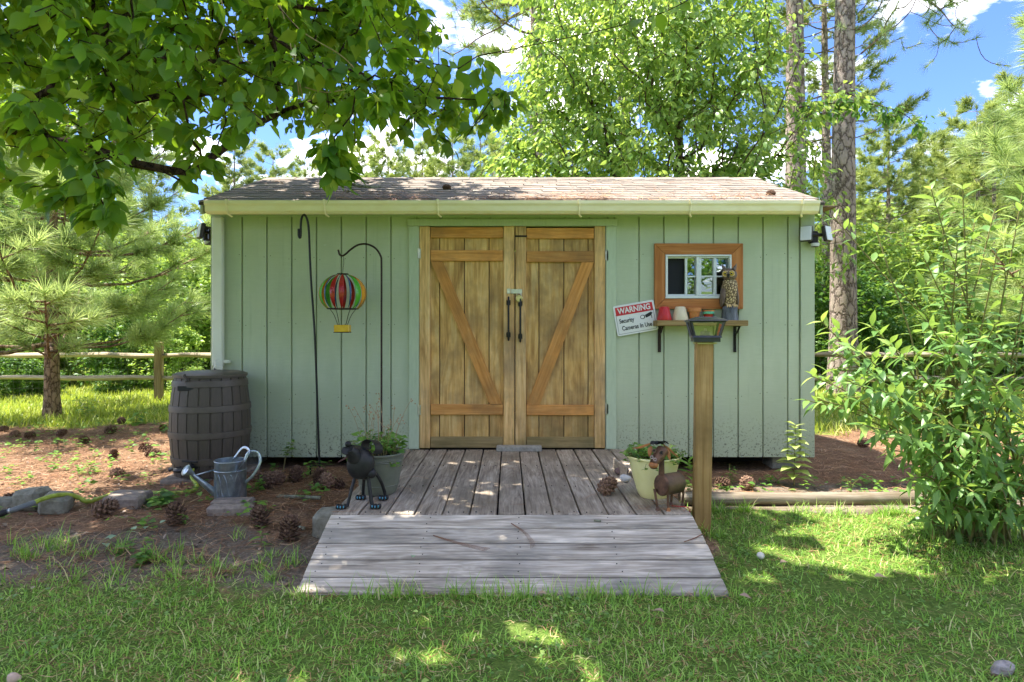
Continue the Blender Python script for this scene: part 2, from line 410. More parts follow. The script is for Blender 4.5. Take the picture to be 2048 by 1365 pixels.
def ground():
    xs = np.unique(np.concatenate([np.linspace(-9, 9, 241), -np.geomspace(9, 400, 26), np.geomspace(9, 400, 26)]))
    ys = np.unique(np.concatenate([np.linspace(-3, 11, 221), np.geomspace(11, 600, 36), -np.geomspace(3, 200, 12)]))
    gx, gy = np.meshgrid(xs, ys); fade = np.clip(1-(np.hypot(gx, gy)-14)/20, 0, 1)
    V = np.stack([gx, gy, gz(gx, gy)*fade], -1).reshape(-1, 3)
    a = np.arange(len(xs)*len(ys)).reshape(len(ys), len(xs))
    Fc = np.stack([a[:-1, :-1], a[:-1, 1:], a[1:, 1:], a[1:, :-1]], -1).reshape(-1, 4)
    q = N('garden_ground')
    v = q.coord((1, 1, 1), jitter=False); n1 = q.noise(v, 9, 6, .65); n2 = q.noise(v, 55, 5, .7); n3 = q.noise(v, 260, 2, .6)
    brk = q.math('MULTIPLY', q.math('SUBTRACT', n1, .5), 1.1)
    def zone(nm): return q.ramp(q.math('ADD', q.attr(nm), brk), [(.35, 0.0), (.65, 1.0)])
    strawc = q.ramp(n2, [(.3, S(80, 62, 48)), (.5, S(134, 106, 82)), (.72, S(180, 150, 120))])
    sandc = q.ramp(q.math('ADD', q.math('MULTIPLY', n2, .6), q.math('MULTIPLY', n3, .4)), [(.34, S(70, 61, 51)), (.52, S(120, 108, 94)), (.7, S(172, 160, 142))])
    grassc = q.ramp(n2, [(.3, S(64, 80, 34)), (.55, S(98, 120, 52)), (.75, S(146, 144, 92))])
    meadc = q.ramp(n2, [(.3, S(84, 104, 40)), (.55, S(122, 142, 60)), (.75, S(160, 164, 92))])
    c = q.mix(zone('sand'), strawc, sandc); c = q.mix(zone('lawn'), c, grassc); c = q.mix(zone('meadow'), c, meadc)
    mat = q.pbr(c, .95, 0, q.bump(q.math('ADD', n2, q.math('MULTIPLY', n3, .5)), .8, .012), .1)
    me = fast_mesh('ground', V, Fc, mat, True)
    lw, st, sd, md = zones(V[:, 0], V[:, 1])
    for nm, val in (('lawn', lw), ('sand', sd), ('meadow', md)):
        at_ = me.attributes.new(nm, 'FLOAT', 'POINT'); at_.data.foreach_set('value', val.astype(np.float32))
    o = place('ground', me); tag(o, kind='structure')
ground()

# ------------------------------------------------------------------ the shed
YW = 5.15                      # front face of the siding
XL, XR = -2.43, 2.48; ZB, ZT = .12, 2.115
YB = YW+2.44
shed = empty('garden_shed', (0.02, YW, 0), 'sage green wooden garden shed with plank double doors and low shingled gable roof', 'shed')
GR = [-1.766+.2016*k for k in range(-3, 22)]
edges = [XL]+[g for g in GR if XL+.03 < g < XR-.11]+[XR-.118]
WX0, WX1, WZ0, WZ1 = X(1329, YW), X(1461, YW), Zz(598, YW), Zz(510, YW)     # window hole
DX0, DX1, DZ0, DZ1 = X(838, YW), X(1210.5, YW), Zz(896, YW), Zz(453, YW)     # door hole
wall = MB()                                                                # wall sheet behind the boards, holes left open
yb = YW+.028
def sheet(m, x0, x1, z0, z1, y, t=.02): m.box(((x0+x1)/2, y, (z0+z1)/2), (x1-x0, t, z1-z0))
sheet(wall, XL+.01, DX0, ZB+.01, ZT, yb); sheet(wall, DX0, DX1, DZ1, ZT, yb); sheet(wall, DX1, WX0, ZB+.01, ZT, yb)
sheet(wall, WX0, WX1, ZB+.01, WZ0, yb); sheet(wall, WX0, WX1, WZ1, ZT, yb); sheet(wall, WX1, XR-.01, ZB+.01, ZT, yb)
wall.build('front_wall', MAT['siding'], shed)
def board(x0, x1, z0, z1):
    g = .0055
    c = Vector(((x0+x1)/2, YW+.008, (z0+z1)/2))
    MB().box(c, (x1-x0-2*g, .018, z1-z0), ch=.0025).build('siding_board', MAT['siding'], shed, org=c)
for a, b in zip(edges[:-1], edges[1:]):
    xa, xb = a, b
    if DX0-.06 < b and a < DX1+.06:
        if a < DX0-.04 < b: board(a, DX0-.02, ZB, ZT); xa = DX0-.02
        if a < DX1+.04 < b: board(DX1+.02, b, ZB, ZT); xb = DX1+.02
        board(max(xa, DX0-.02), min(xb, DX1+.02), DZ1+.03, ZT); continue
    if a < WX1 and b > WX0:
        board(a, b, ZB, WZ0-.02); board(a, b, WZ1+.02, ZT); continue
    board(a, b, ZB, ZT)
def sbox(name, x0, x1, y0, y1, z0, z1, mat, parent=shed, ch=.003):
    c = Vector(((x0+x1)/2, (y0+y1)/2, (z0+z1)/2))
    return MB().box(c, (abs(x1-x0), abs(y1-y0), abs(z1-z0)), ch=ch).build(name, mat, parent, org=c)
sbox('corner_board', XR-.112, XR, YW-.012, YW+.016, ZB, ZT-.02, MAT['siding'])
# side and back walls: gable ends with grooved boards
ZR, YR, ZE, YE = 2.672, 6.37, 2.156, 4.97
def roofz(y): return ZE+(ZR-ZE)*(min(y, 2*YR-y)-YE)/(YR-YE)
for sx, xw in ((-1, XL), (1, XR)):
    n = 12; ys = np.linspace(YW+.02, YB, n+1)
    for i in range(n):
        y0, y1 = ys[i]+.004, ys[i+1]-.004; x0, x1 = (xw+.002, xw+.022) if sx < 0 else (xw-.022, xw-.002)
        z0, z1 = roofz(y0)-.05, roofz(y1)-.05
        m = MB(); m.add([(x0, y0, ZB), (x1, y0, ZB), (x1, y1, ZB), (x0, y1, ZB), (x0, y0, z0), (x1, y0, z0), (x1, y1, z1), (x0, y1, z1)],
                        [(3, 2, 1, 0), (4, 5, 6, 7), (0, 1, 5, 4), (1, 2, 6, 5), (2, 3, 7, 6), (3, 0, 4, 7)])
        m.build('siding_board', MAT['siding'], shed, org=((x0+x1)/2, (y0+y1)/2, 1.1))
    xi = xw+.034 if sx < 0 else xw-.034
    m = MB(); poly = [(YW+.04, ZB+.01), (YB-.01, ZB+.01), (YB-.01, roofz(YB)-.07), (YR, ZR-.08), (YW+.04, roofz(YW)-.07)]
    m.add([(xi+d, y, z) for d in (-.009, .009) for y, z in poly], [(4, 3, 2, 1, 0), (5, 6, 7, 8, 9)]+[(i, (i+1) % 5, 5+(i+1) % 5, 5+i) for i in range(5)])
    m.build('end_wall', MAT['siding'], shed)
sbox('back_wall', XL+.03, XR-.03, YB-.03, YB, ZB, 2.1, MAT['siding'])
sbox('floor', XL+.06, XR-.06, YW+.05, YB-.05, .13, .19, MAT['dark_gap'])
for x in (-2.2, -1.1, 0.0, 1.1, 2.3):
    for y in (YW+.25, YB-.3): sbox('foundation_block', x-.1, x+.1, y-.1, y+.1, -.03, .128, MAT['concrete'], ch=.008)
sbox('skid_beam', XL+.1, XR-.1, YW+.45, YW+.54, -.01, .129, MAT['dark_gap'])
# roof: two decks, individual shingles on the front slope
def slope(y, up=0.0): return roofz(y)+up
XE0, XE1 = -2.436, 2.474
roof = MB()
for y0, y1 in ((YE, YR), (YR, 2*YR-YE)):
    t = .022
    vs_ = [(x, y, roofz(y)-d) for d in (0, t) for y in (y0, y1) for x in (XE0, XE1)]
    roof.add(vs_, [(0, 1, 3, 2), (6, 7, 5, 4), (0, 4, 5, 1), (2, 3, 7, 6), (1, 5, 7, 3), (0, 2, 6, 4)])
roof = roof.build('roof', MAT['roof_deck'], shed)
L = math.hypot(YR-YE, ZR-ZE); ang = math.atan2(ZR-ZE, YR-YE)
rng = random.Random(3)
nrow = 11; expo = (L-.02)/nrow; tw = .305
smes = []
for k in range(3):
    g = random.Random(k); m = MB(); wq, dq, tq = tw-.007, expo+.035, .007
    m.box((0, 0, 0), (wq, dq, tq), ch=.0015)
    m.v = [p+Vector((g.uniform(-.002, .002) if p.y < 0 else 0, g.uniform(-.004, .004) if p.y < 0 else 0, g.uniform(0, .005) if p.y < 0 else 0)) for p in m.v]
    smes.append(m.mesh('shingle', MAT['shingle']))
po = parent_world(roof)
for r in range(nrow):
    off = (r % 2)*tw/2+.02*(r % 3)
    d0 = -.02+r*expo
    x = XE0-off
    while x < XE1-.03:
        x0, x1 = max(x, XE0-.012), min(x+tw, XE1+.012); x += tw
        if x1-x0 < .06: continue
        dc = d0+(expo+.035)/2
        p = Vector(((x0+x1)/2, YE+dc*math.cos(ang), ZE+dc*math.sin(ang)+.006+.0005*(r % 2)))
        place('shingle', smes[rng.randrange(3)], roof, p-po, (ang-.02, 0, rng.uniform(-.006, .006)), ((x1-x0)/tw, 1, 1))
for i in range(17):
    x0 = XE0+i*(XE1-XE0)/17; x1 = x0+(XE1-XE0)/17+.02
    m = MB(); yy = .13
    m.add([(x0, YR-yy, roofz(YR-yy)+.014), (x1, YR-yy, roofz(YR-yy)+.018), (x1, YR, ZR+.024), (x0, YR, ZR+.018), (x0, YR+yy, roofz(YR-yy)+.014), (x1, YR+yy, roofz(YR-yy)+.018)],
          [(0, 1, 2, 3), (3, 2, 5, 4)])
    m.build('ridge_cap', MAT['shingle'], roof, org=((x0+x1)/2, YR, ZR))
MB().add([(x, y, roofz(y)+.008) for y in (YR+.05, 2*YR-YE+.01) for x in (XE0-.01, XE1+.01)], [(0, 1, 3, 2)]).build('back_slope', MAT['shingle'], roof)
for sx, x in ((-1, XE0), (1, XE1)):
    for y0, y1 in ((YE+.03, YR), (YR, 2*YR-YE)):
        m = MB(); a, b = (x-.002, x+.018) if sx < 0 else (x-.018, x+.002)
        m.add([(xx, y, roofz(y)-d) for d in (.024, .10) for y in (y0, y1) for xx in (a, b)], [(0, 1, 3, 2), (6, 7, 5, 4), (0, 4, 5, 1), (2, 3, 7, 6), (1, 5, 7, 3), (0, 2, 6, 4)])
        m.build('barge_board', MAT['trim'], roof)
sbox('fascia', XE0+.03, XE1-.03, YE+.07, YE+.09, 2.078, 2.146, MAT['trim'])
sbox('soffit', XE0+.03, XE1-.03, YE+.092, YW+.0, 2.106, 2.112, MAT['trim'], ch=0)
sbox('frieze_board', XL+.05, XR-.04, YW-.009, YW-.0012, 2.072, 2.104, MAT['trim'], ch=.001)
sbox('eave_end_board', XE1+.012, XE1+.13, YE+.05, YE+.30, 2.128, 2.142, wood('old_eave_board', 1, (S(88, 70, 56), S(128, 104, 84), S(150, 126, 104))), ch=.001)
# gutter (open trough) with hangers
gx0, gx1 = -2.345, 2.392
prof = [(4.985, 2.148), (4.985, 2.062), (4.915, 2.056), (4.893, 2.075), (4.886, 2.112), (4.874, 2.128), (4.874, 2.152), (4.884, 2.152), (4.884, 2.130), (4.896, 2.112), (4.902, 2.078), (4.92, 2.066), (4.978, 2.07), (4.978, 2.148)]
m = MB(); k = len(prof)
m.add([(x, y, z) for x in (gx0, gx1) for y, z in prof], [(i, (i+1) % k, k+(i+1) % k, k+i) for i in range(k)])
gut = m.build('gutter', MAT['gutter'], shed)
for x, sx in ((gx0, -1), (gx1, 1)):
    m = MB(); pp = prof[:7]; m.add([(x+d*sx*.004, y+(.0 if d else 0), z) for d in (0, 1) for y, z in pp], [tuple(range(7)), tuple(range(13, 6, -1))]+[(i, (i+1) % 7, 7+(i+1) % 7, 7+i) for i in range(7)])
    m.build('end_cap', MAT['gutter'], gut)
for px in (455, 650, 876, 1158, 1380, 1603):
    x = X(px, 4.9)
    m = MB(); hp = [(4.985, 2.158), (4.868, 2.158), (4.868, 2.125), (4.88, 2.11), (4.887, 2.075), (4.91, 2.05), (4.94, 2.035)]
    m.tube([(x+(.014 if i == 6 else 0)*1.5, y, z) for i, (y, z) in enumerate(hp)], .008, 4, flat=.4)
    m.build('gutter_hanger', MAT['gutter'], gut)
# downspout
dsx0, dsx1 = X(424, 5.08), X(444, 5.08)
ds = sbox('downspout', dsx0, dsx1, 5.075, 5.13, Zz(733, 5.08), 2.062, MAT['downspout'], ch=.008)
m = MB(); xm = (dsx0+dsx1)/2; zb = Zz(733, 5.08)
m.tube([(xm, 5.10, zb+.05), (xm+.004, 5.095, zb+.0), (xm+.012, 5.06, zb-.035), (xm+.02, 5.02, zb-.052)], [.052, .052, .05, .05], 4, False, .75)
m.build('spout_elbow', MAT['downspout'], ds)
MB().box((xm+.06, 5.115, zb+.035), (.06, .03, .025), ch=.004).build('spout_strap', MAT['downspout'], ds)
# door casing, doors
def casing(name, p0, p1, q0, q1, t=.02):
    return sbox(name, X(p0, YW), X(p1, YW), YW-t, YW-.002, Zz(q1, YW), Zz(q0, YW), MAT['trim'])
casing('door_casing', 818, 838.5, 453.3, 898, .018); casing('door_casing', 1211.5, 1232, 453.3, 898, .018); casing('door_header', 816, 1234, 439, 453, .022)
sbox('door_jamb', DX0-.018, DX0+.0, YW, YW+.06, ZB, DZ1, MAT['trim'], ch=0); sbox('door_jamb', DX1, DX1+.018, YW, YW+.06, ZB, DZ1, MAT['trim'], ch=0)
sbox('door_stop', DX0, DX1, YW+.03, YW+.05, DZ1-.0, DZ1+.03, MAT['trim'], ch=0)
YD = YW+.012                                   # face of the door boards
def door(lbl, hinge, x_st0, x_st1, px0, px1, groove, in0, in1, rails, brace, hx, hy):
    c = Vector((X((px0+px1)/2, YW), YD, 1.1))
    d = bpy.data.objects.new('door', None); COL.objects.link(d); d.parent = shed; d.location = c-parent_world(shed); d['label'] = lbl
    def piece(nm, a, b, y0, y1, t0, t1, mat):
        cc = Vector((X((a+b)/2, YW), (t0+t1)/2, Zz((y0+y1)/2, YW)))
        return MB().box(cc, (abs(b-a)*YW/F-.0015, t1-t0, abs(y1-y0)*YW/F-.0015), ch=.003).build(nm, mat, d, org=cc)
    gs = [px0-2]+groove+[px1+2]
    for a, b in zip(gs[:-1], gs[1:]): piece('plank', a+.6, b-.6, 456, 894, YD, YD+.016, MAT['door_board'])
    piece('backing', px0-3, px1+3, 455, 895, YD+.017, YD+.024, MAT['dark_gap'])
    piece('stile', x_st0[0], x_st0[1], 453.6, 896.5, YD-.026, YD+.002, MAT['door_stile'])
    piece('stile', x_st1[0], x_st1[1], 453.2, 896.5, YD-.026, YD+.002, MAT['door_stile'])
    for i, (a, b) in enumerate(rails): piece('rail', px0+.3, px1-.3, a, b, YD-.024, YD-.001, MAT['door_low'] if i == 3 else MAT['door_rail'])
    (t0, t1, ty), (b0, b1, by) = brace
    pts = [(X(b0, YW), Zz(by, YW)), (X(b1, YW), Zz(by, YW)), (X(t1, YW), Zz(ty, YW)), (X(t0, YW), Zz(ty, YW))]
    cc = Vector((sum(p[0] for p in pts)/4, YD-.012, sum(p[1] for p in pts)/4)); an = math.atan2(pts[3][0]-pts[0][0], pts[3][1]-pts[0][1])
    m = MB().prism(pts, YD-.0235, YD-.001)
    o = m.build('brace', MAT['door_brace'], d, org=cc)
    Rm = Matrix.Rotation(an, 4, 'Y'); o.data.transform(Rm.inverted()); o.rotation_euler = (0, an, 0)
    # pull handle
    z0, z1 = Zz(hy[0], YW), Zz(hy[1], YW); x = X(hx, YW); yf = YD-.028; m = MB()
    for zc, sg in ((z1-.022, 1), (z0+.022, -1)):
        poly = [(-.017, -.022), (.017, -.022), (.017, .012), (.010, .02), (0, .028), (-.010, .02), (-.017, .012)]
        poly = [(x+a, zc+b*sg) for a, b in poly]
        m.prism(poly if sg > 0 else poly[::-1], yf-.006, yf+.002)
    m.tube(smoothpath([(x, yf-.004, z1-.035), (x, yf-.03, z1-.06), (x, yf-.036, (z0+z1)/2), (x, yf-.03, z0+.06), (x, yf-.004, z0+.035)], 5), [.009]*2+[.008]*17+[.009]*2, 8)
    m.build('handle', MAT['black_metal'], d, True)
    for py in hinge[1]:
        hz = Zz(py, YW); m = MB().box((X(hinge[0], YW), YD-.03, hz), (.012, .012, .085), ch=.003)
        m.box((X(hinge[0], YW)+.008, YD-.028, hz), (.02, .004, .08)); m.build('hinge', MAT['zinc'], d)
    return d
def bracemat(): return wood('door_brace_wood', 2, (S(166, 104, 46), S(210, 146, 74), S(224, 168, 100)), 20, .8, var=.05, stain=S(140, 104, 62))
MAT['door_brace'] = bracemat()
door('left leaf of the double door, brace falling to the right', (837.5, (508, 820)), (839, 860.5), (1007, 1029), 861, 1006.5, [879, 928.5, 978], 0, 0,
     [(455, 476.6), (501, 523), (809, 830), (873.7, 896)], ((862, 885.5, 523.6), (979.5, 1004, 807.9)), 1017, (612, 664))
door('right leaf of the double door, brace falling to the left', (1211.5, (512, 818)), (1030.6, 1052), (1188.5, 1210), 1052.5, 1188, [1078, 1128, 1176.6], 0, 0,
     [(456.5, 478), (503, 525), (810, 831), (874, 896)], ((1163, 1187.5, 525.3), (1053.5, 1079, 809.7)), 1040.5, (614, 667))
hs_ = bpy.data.objects.new('hasp', None); COL.objects.link(hs_); hs_.parent = shed; hs_.location = Vector((X(1022, YW), YD-.03, Zz(583, YW)))-parent_world(shed)
sbox('hasp_plate', X(1014, YW), X(1021, YW), YD-.032, YD-.0265, Zz(588, YW), Zz(578, YW), MAT['zinc'], hs_, .001)
sbox('hasp_strap', X(1022, YW), X(1044, YW), YD-.036, YD-.031, Zz(588, YW), Zz(579, YW), MAT['zinc'], hs_, .001)
lk = empty('padlock', (X(1038, YW), YD-.05, Zz(598, YW)), 'round silver disc padlock hanging on the door hasp', 'padlock')
m = MB(); m.lathe([(0, -.014), (.026, -.014), (.031, -.009), (.031, .009), (.026, .014), (0, .014)], n=24, Rm=Matrix.Rotation(PI/2, 3, 'X'), c=lk.location); m.build('body', MAT['brass'], lk, True)
m = MB(); m.tube([Vector(lk.location)+Vector((.018*math.cos(a), 0, .022+.02*math.sin(a))) for a in np.linspace(-.2, PI+.2, 10)], .005, 6); m.build('shackle', MAT['zinc'], lk, True)
m = MB(); m.lathe([(0, -.003), (.010, -.003), (.010, .003)], n=12, Rm=Matrix.Rotation(PI/2, 3, 'X'), c=Vector(lk.location)+Vector((.004, -.015, .008))); m.build('keyhole', MAT['black_metal'], lk)
sb = sbox('slide_bolt', X(1030.5, YW), X(1054, YW), YD-.036, YD-.027, Zz(475, YW), Zz(472, YW), MAT['black_metal'])
# window
win = bpy.data.objects.new('window', None); COL.objects.link(win); win.parent = shed
win.location = Vector(((WX0+WX1)/2, YW, (WZ0+WZ1)/2))-parent_world(shed)
win['label'] = 'small white sliding window in a stained wood surround'
def wbox(nm, a, b, y0, y1, t0, t1, mat, ch=.002):
    return sbox(nm, X(a, YW), X(b, YW), YW+t0, YW+t1, Zz(y1, YW), Zz(y0, YW), mat, win, ch)
TO = (1308, 1484, 488, 618.5); TI = (1329, 1461.5, 510, 598)
def q2(px, py): return (X(px, YW), Zz(py, YW))
for nm, poly, mt in (('trim_board', [(TI[0], TI[2]), (TI[1], TI[2]), (TO[1], TO[2]), (TO[0], TO[2])], 'trim_h'), ('trim_board', [(TO[0], TO[3]), (TO[1], TO[3]), (TI[1], TI[3]), (TI[0], TI[3])], 'trim_h'),
                     ('trim_board', [(TO[0], TO[3]), (TI[0], TI[3]), (TI[0], TI[2]), (TO[0], TO[2])], 'trim_v'), ('trim_board', [(TI[1], TI[3]), (TO[1], TO[3]), (TO[1], TO[2]), (TI[1], TI[2])], 'trim_v')):
    p = [q2(*t) for t in poly]; cx = sum(t[0] for t in p)/4; cz = sum(t[1] for t in p)/4
    p = [(cx+(a-cx)*.994, cz+(b-cz)*.994) for a, b in p]
    MB().prism(p, YW-.024, YW-.0015).build(nm, MAT[mt], win, org=(cx, YW, cz))
fr = [(1329.5, 1461, 510.5, 514), (1329.5, 1461, 592.5, 597.6)]
for a, b, c_, d_ in fr: wbox('frame', a, b, c_, d_, -.03, .06, MAT['white'])
wbox('frame', 1329.5, 1334, 514.2, 592.3, -.03, .06, MAT['white']); wbox('frame', 1457, 1461, 514.2, 592.3, -.03, .06, MAT['white'])
wbox('mullion', 1391.5, 1397, 514.2, 592.3, -.022, .045, MAT['white'])
for a, b in ((1334.2, 1391.3), (1397.2, 1456.8)):
    t = 0 if a > 1390 else .012
    wbox('sash', a, b, 514.4, 517, -.012+t, .02+t, MAT['white']); wbox('sash', a, b, 589, 592, -.012+t, .02+t, MAT['white'])
wbox('muntin', 1370, 1374.5, 517.2, 588.8, -.004, .022, MAT['white']); wbox('muntin', 1375, 1391.3, 552, 555, 0, .02, MAT['white'])
wbox('sash', 1397.3, 1402, 517.2, 588.8, -.012, .02, MAT['white']); wbox('muntin', 1426.5, 1432.5, 517.2, 588.8, -.010, .018, MAT['white']); wbox('muntin', 1402.2, 1456.6, 552, 555, -.008, .0095, MAT['white'])
wbox('insect_screen', 1334.4, 1370, 517, 589, .034, .037, MAT['screen'], 0)
for k_, (a, b, c_, d_) in enumerate(((1374.7, 1391, 517, 552), (1374.7, 1391, 555, 589), (1402, 1426.4, 517, 552), (1402, 1426.4, 555, 589), (1432.6, 1456.8, 517, 552), (1432.6, 1456.8, 555, 589))):
    p_ = wbox('pane', a, b, c_, d_, .0105, .0135, MAT['glass'], 0); p_.rotation_euler = (R_(2.0*(1 if k_ % 2 else -1)), 0, R_([-1.5, 2, 1.2, -1, 2.2, .4][k_]))
# interior things that darken the room are simply its own walls

# ------------------------------------------------------------------ deck and ramp
DZ = .19; DY0, DY1 = 3.307, 5.118; DXL, DXR = -.934, .958
deck = empty('entry_deck', (.012, 4.2, 0), 'weathered grey plank deck with a short sloping ramp before the shed doors', 'deck')
npk = 13; pit = (DXR-DXL)/npk
dm = []
rng = random.Random(5)
for i in range(npk):
    x = DXL+pit*(i+.5); l = rng.uniform(-.006, .006)
    m = MB(); m.box((0, 0, 0), (pit-.0085, DY1-DY0, .036), ch=.005)
    o = place('plank', m.mesh('plank', MAT['deck']), deck, Vector((x, (DY0+DY1)/2+l, DZ-.018+rng.uniform(-.0025, .0025)))-Vector(deck.location), (rng.uniform(-.001, .001), rng.uniform(-.012, .012), rng.uniform(-.002, .002)))
for y in (DY0+.03, 3.9, 4.5, 5.07): sbox('joist', DXL+.02, DXR-.02, y-.019, y+.019, -.02, DZ-.040, MAT['dark_gap'], deck, 0)
for x in (DXL+.012, DXR-.012): sbox('rim_board', x-.012, x+.012, DY0+.06, DY1-.02, -.02, DZ-.041, MAT['deck'], deck)
rampo = bpy.data.objects.new('ramp', None); COL.objects.link(rampo); rampo.parent = deck; rampo.location = Vector((.012, 3.0, .1))-Vector(deck.location)
ry = [3.303, 3.183, 3.070, 2.956, 2.846, 2.735]; rz = [.190, .156, .118, .080, .040, .004]
for i in range(5):
    a = math.atan2(rz[i]-rz[i+1], ry[i]-ry[i+1]); l = math.hypot(ry[i]-ry[i+1], rz[i]-rz[i+1])
    c = Vector((.012+rng.uniform(-.004, .004), (ry[i]+ry[i+1])/2, (rz[i]+rz[i+1])/2))
    m = MB(); m.box((0, 0, -.018), (1.892+rng.uniform(-.01, .01), l-.009, .036), ch=.006)
    place('plank', m.mesh('plank', MAT['ramp']), rampo, c-parent_world(rampo), (a, rng.uniform(-.001, .001), rng.uniform(-.0015, .0015)))
for x in (DXL+.1, .012, DXR-.1):
    m = MB(); m.add([(x+s*.019, y, z) for s in (-1, 1) for y, z in ((3.30, -.02), (3.30, .148), (2.76, -.03+.0), (2.80, -.03))], [(0, 1, 2, 3), (7, 6, 5, 4), (0, 4, 5, 1), (1, 5, 6, 2), (2, 6, 7, 3), (3, 7, 4, 0)])
    m.build('stringer', MAT['dark_gap'], rampo)

# screw heads of the deck and nails of the siding
m = MB()
for i in range(npk):
    for y in (DY0+.03, 3.9, 4.5, 5.07):
        for d in (-.04, .04): m.lathe([(0, .0012), (.003, .001), (.0034, -.004)], (DXL+pit*(i+.5)+d, y+.004*((i*7) % 3-1), DZ+.0018), 6)
m.build('screws', MAT['dark_gap'], deck)['kind'] = 'stuff'
m = MB(); rng = random.Random(17)
for i in range(5):
    for x in np.arange(DXL+.06, DXR, .46):
        for u in (.28, .72): m.lathe([(0, .0012), (.003, .001), (.0034, -.004)], (x+rng.uniform(-.01, .01), ry[i]+(ry[i+1]-ry[i])*u, rz[i]+(rz[i+1]-rz[i])*u+.001), 6)
m.build('screws', MAT['dark_gap'], rampo)['kind'] = 'stuff'
m = MB()
for g in GR[1:-1]:
    for z in (ZB+.05, .62, 1.2, 1.75):
        if DX0-.12 < g < DX1+.12: continue
        if TO and X(TO[0], YW)-.03 < g < X(TO[1], YW)+.03 and 1.3 < z < 1.9: continue
        for d in (-.022, .03): m.lathe([(0, 0), (.0035, 0), (.0042, .003)], (g+d+rng.uniform(-.004, .004), YW-.0018, z+rng.uniform(-.03, .03)), 6, Rm=Matrix.Rotation(-PI/2, 3, 'X'))
m.build('nails', plain('painted_nail', S(84, 88, 74), .7), shed)['kind'] = 'stuff'
# ------------------------------------------------------------------ things on and by the shed
def V3(p): return Vector(p)
# doorstep block
c = Vector((X(1038, 5.06), 5.065, DZ+.018)); b_ = MB().box(c, (.36, .085, .042), ch=.006)
o = b_.build('concrete_block', MAT['concrete'], None, org=c); o.rotation_euler = (0, 0, -.015)
tag(o, 'pale grey concrete slab lying on the deck against the doors', 'block')

# shelf with brackets
sh = empty('wall_shelf', (X(1405, 5.07), YW, Zz(641, 5.0)), 'narrow wooden shelf on two black iron brackets below the window', 'shelf')
z1 = Zz(641, 5.0); sx0, sx1 = X(1314, 4.99), X(1497, 4.99)
sbox('shelf_board', sx0, sx1, 4.99, YW-.013, z1-.044, z1, MAT['shelf'], sh, .004)
for px in (1319, 1470):
    x = X(px, 5.13); m = MB(); zt = z1-.045
    zb2 = Zz(705, 5.13)
    m.box((x, YW-.0165, (zt+zb2)/2), (.026, .005, zt-zb2), ch=.002)
    m.box((x, YW-.07, zt-.003), (.026, .112, .005), ch=.002)
    m.tube(smoothpath([(x, YW-.019, zb2+.06), (x, YW-.034, zb2+.14), (x, YW-.075, zt-.045), (x, YW-.118, zt-.008)], 5), .007, 8, flat=1.2)
    m.ell((x, YW-.0195, zb2+.014), (.007, .004, .007), 8, 6)
    m.build('bracket', MAT['rust_hook'] if px < 1400 else MAT['black_metal'], sh, True)
# pots on the shelf
def pot(name, px, D, r0, r1, h, mat, label, rim=None, inverted=False, ridges=0, extra=None):
    base = Vector((X(px, D), D, z1))
    t = empty(name, base, label, 'pot')
    m = MB()
    if inverted: prof = [(r1, 0), (r1+.003, .008), (r0, h-.006), (r0-.004, h), (0, h)]
    else: prof = [(0, .002), (r0-.002, 0), (r0, .004), (r1, h*.97), (r1-.002, h), (r1-.006, h-.002), (r0-.006, .01), (0, .01)]
    m.lathe(prof, base, 24); m.build('body', mat, t, True)
    if ridges:                                        # raised crossing ribs
        m = MB()
        for k in range(ridges):
            for sg in (-1, 1):
                a0 = 2*PI*k/ridges; pts = []
                for i in range(7):
                    u = i/6; r = r1+(r0-r1)*u if inverted else r0+(r1-r0)*u
                    pts.append(base+Vector(((r+.0008)*math.cos(a0+sg*u*1.1), (r+.0008)*math.sin(a0+sg*u*1.1), .008+u*(h-.016))))
                m.tube(pts, .0016, 4)
        m.build('rib', mat, t, True)['kind'] = 'stuff'
    if rim:
        m = MB().lathe([(r1-.001, h-rim), (r1+.006, h-rim+.002), (r1+.007, h), (r1-.004, h+.001)], base, 24); m.build('rim', mat if extra is None else extra, t, True)
    return t
red_pl = plain('red_plastic', S(196, 44, 48), .35); cream_pl = plain('cream_plastic', S(222, 208, 178), .4)
terra = proc('terracotta', S(176, 106, 56), S(206, 138, 84), 14, rough=.8, bump=.15)
pot('upturned_pot', 1328.5, 5.07, .037, .057, .109, red_pl, 'upturned glossy red pot with crossing ribs on the shelf', inverted=True, ridges=9)
pot('upturned_pot', 1360.5, 5.07, .039, .062, .110, cream_pl, 'upturned cream pot with crossing ribs on the shelf', inverted=True, ridges=9)
t = pot('terracotta_pot', 1388.5, 5.07, .034, .048, .10, terra, 'upright terracotta pot in a saucer on the shelf', rim=.032)
b2 = Vector(t.location); MB().lathe([(0, .003), (.042, .0), (.05, .014), (.046, .014), (.04, .006), (0, .006)], b2, 24).build('saucer', terra, t, True)
tq_ = plain('turquoise_glaze', S(110, 196, 160), .4)
t = pot('painted_pot', 1416.5, 5.07, .030, .041, .082, plain('red_glaze', S(176, 52, 40), .4), 'small pot banded red, turquoise and tan on the shelf', rim=.012, extra=terra)
b2 = Vector(t.location); MB().lathe([(.0395, .05), (.0445, .052), (.0465, .070), (.0415, .070)], b2, 24).build('band', tq_, t, True)

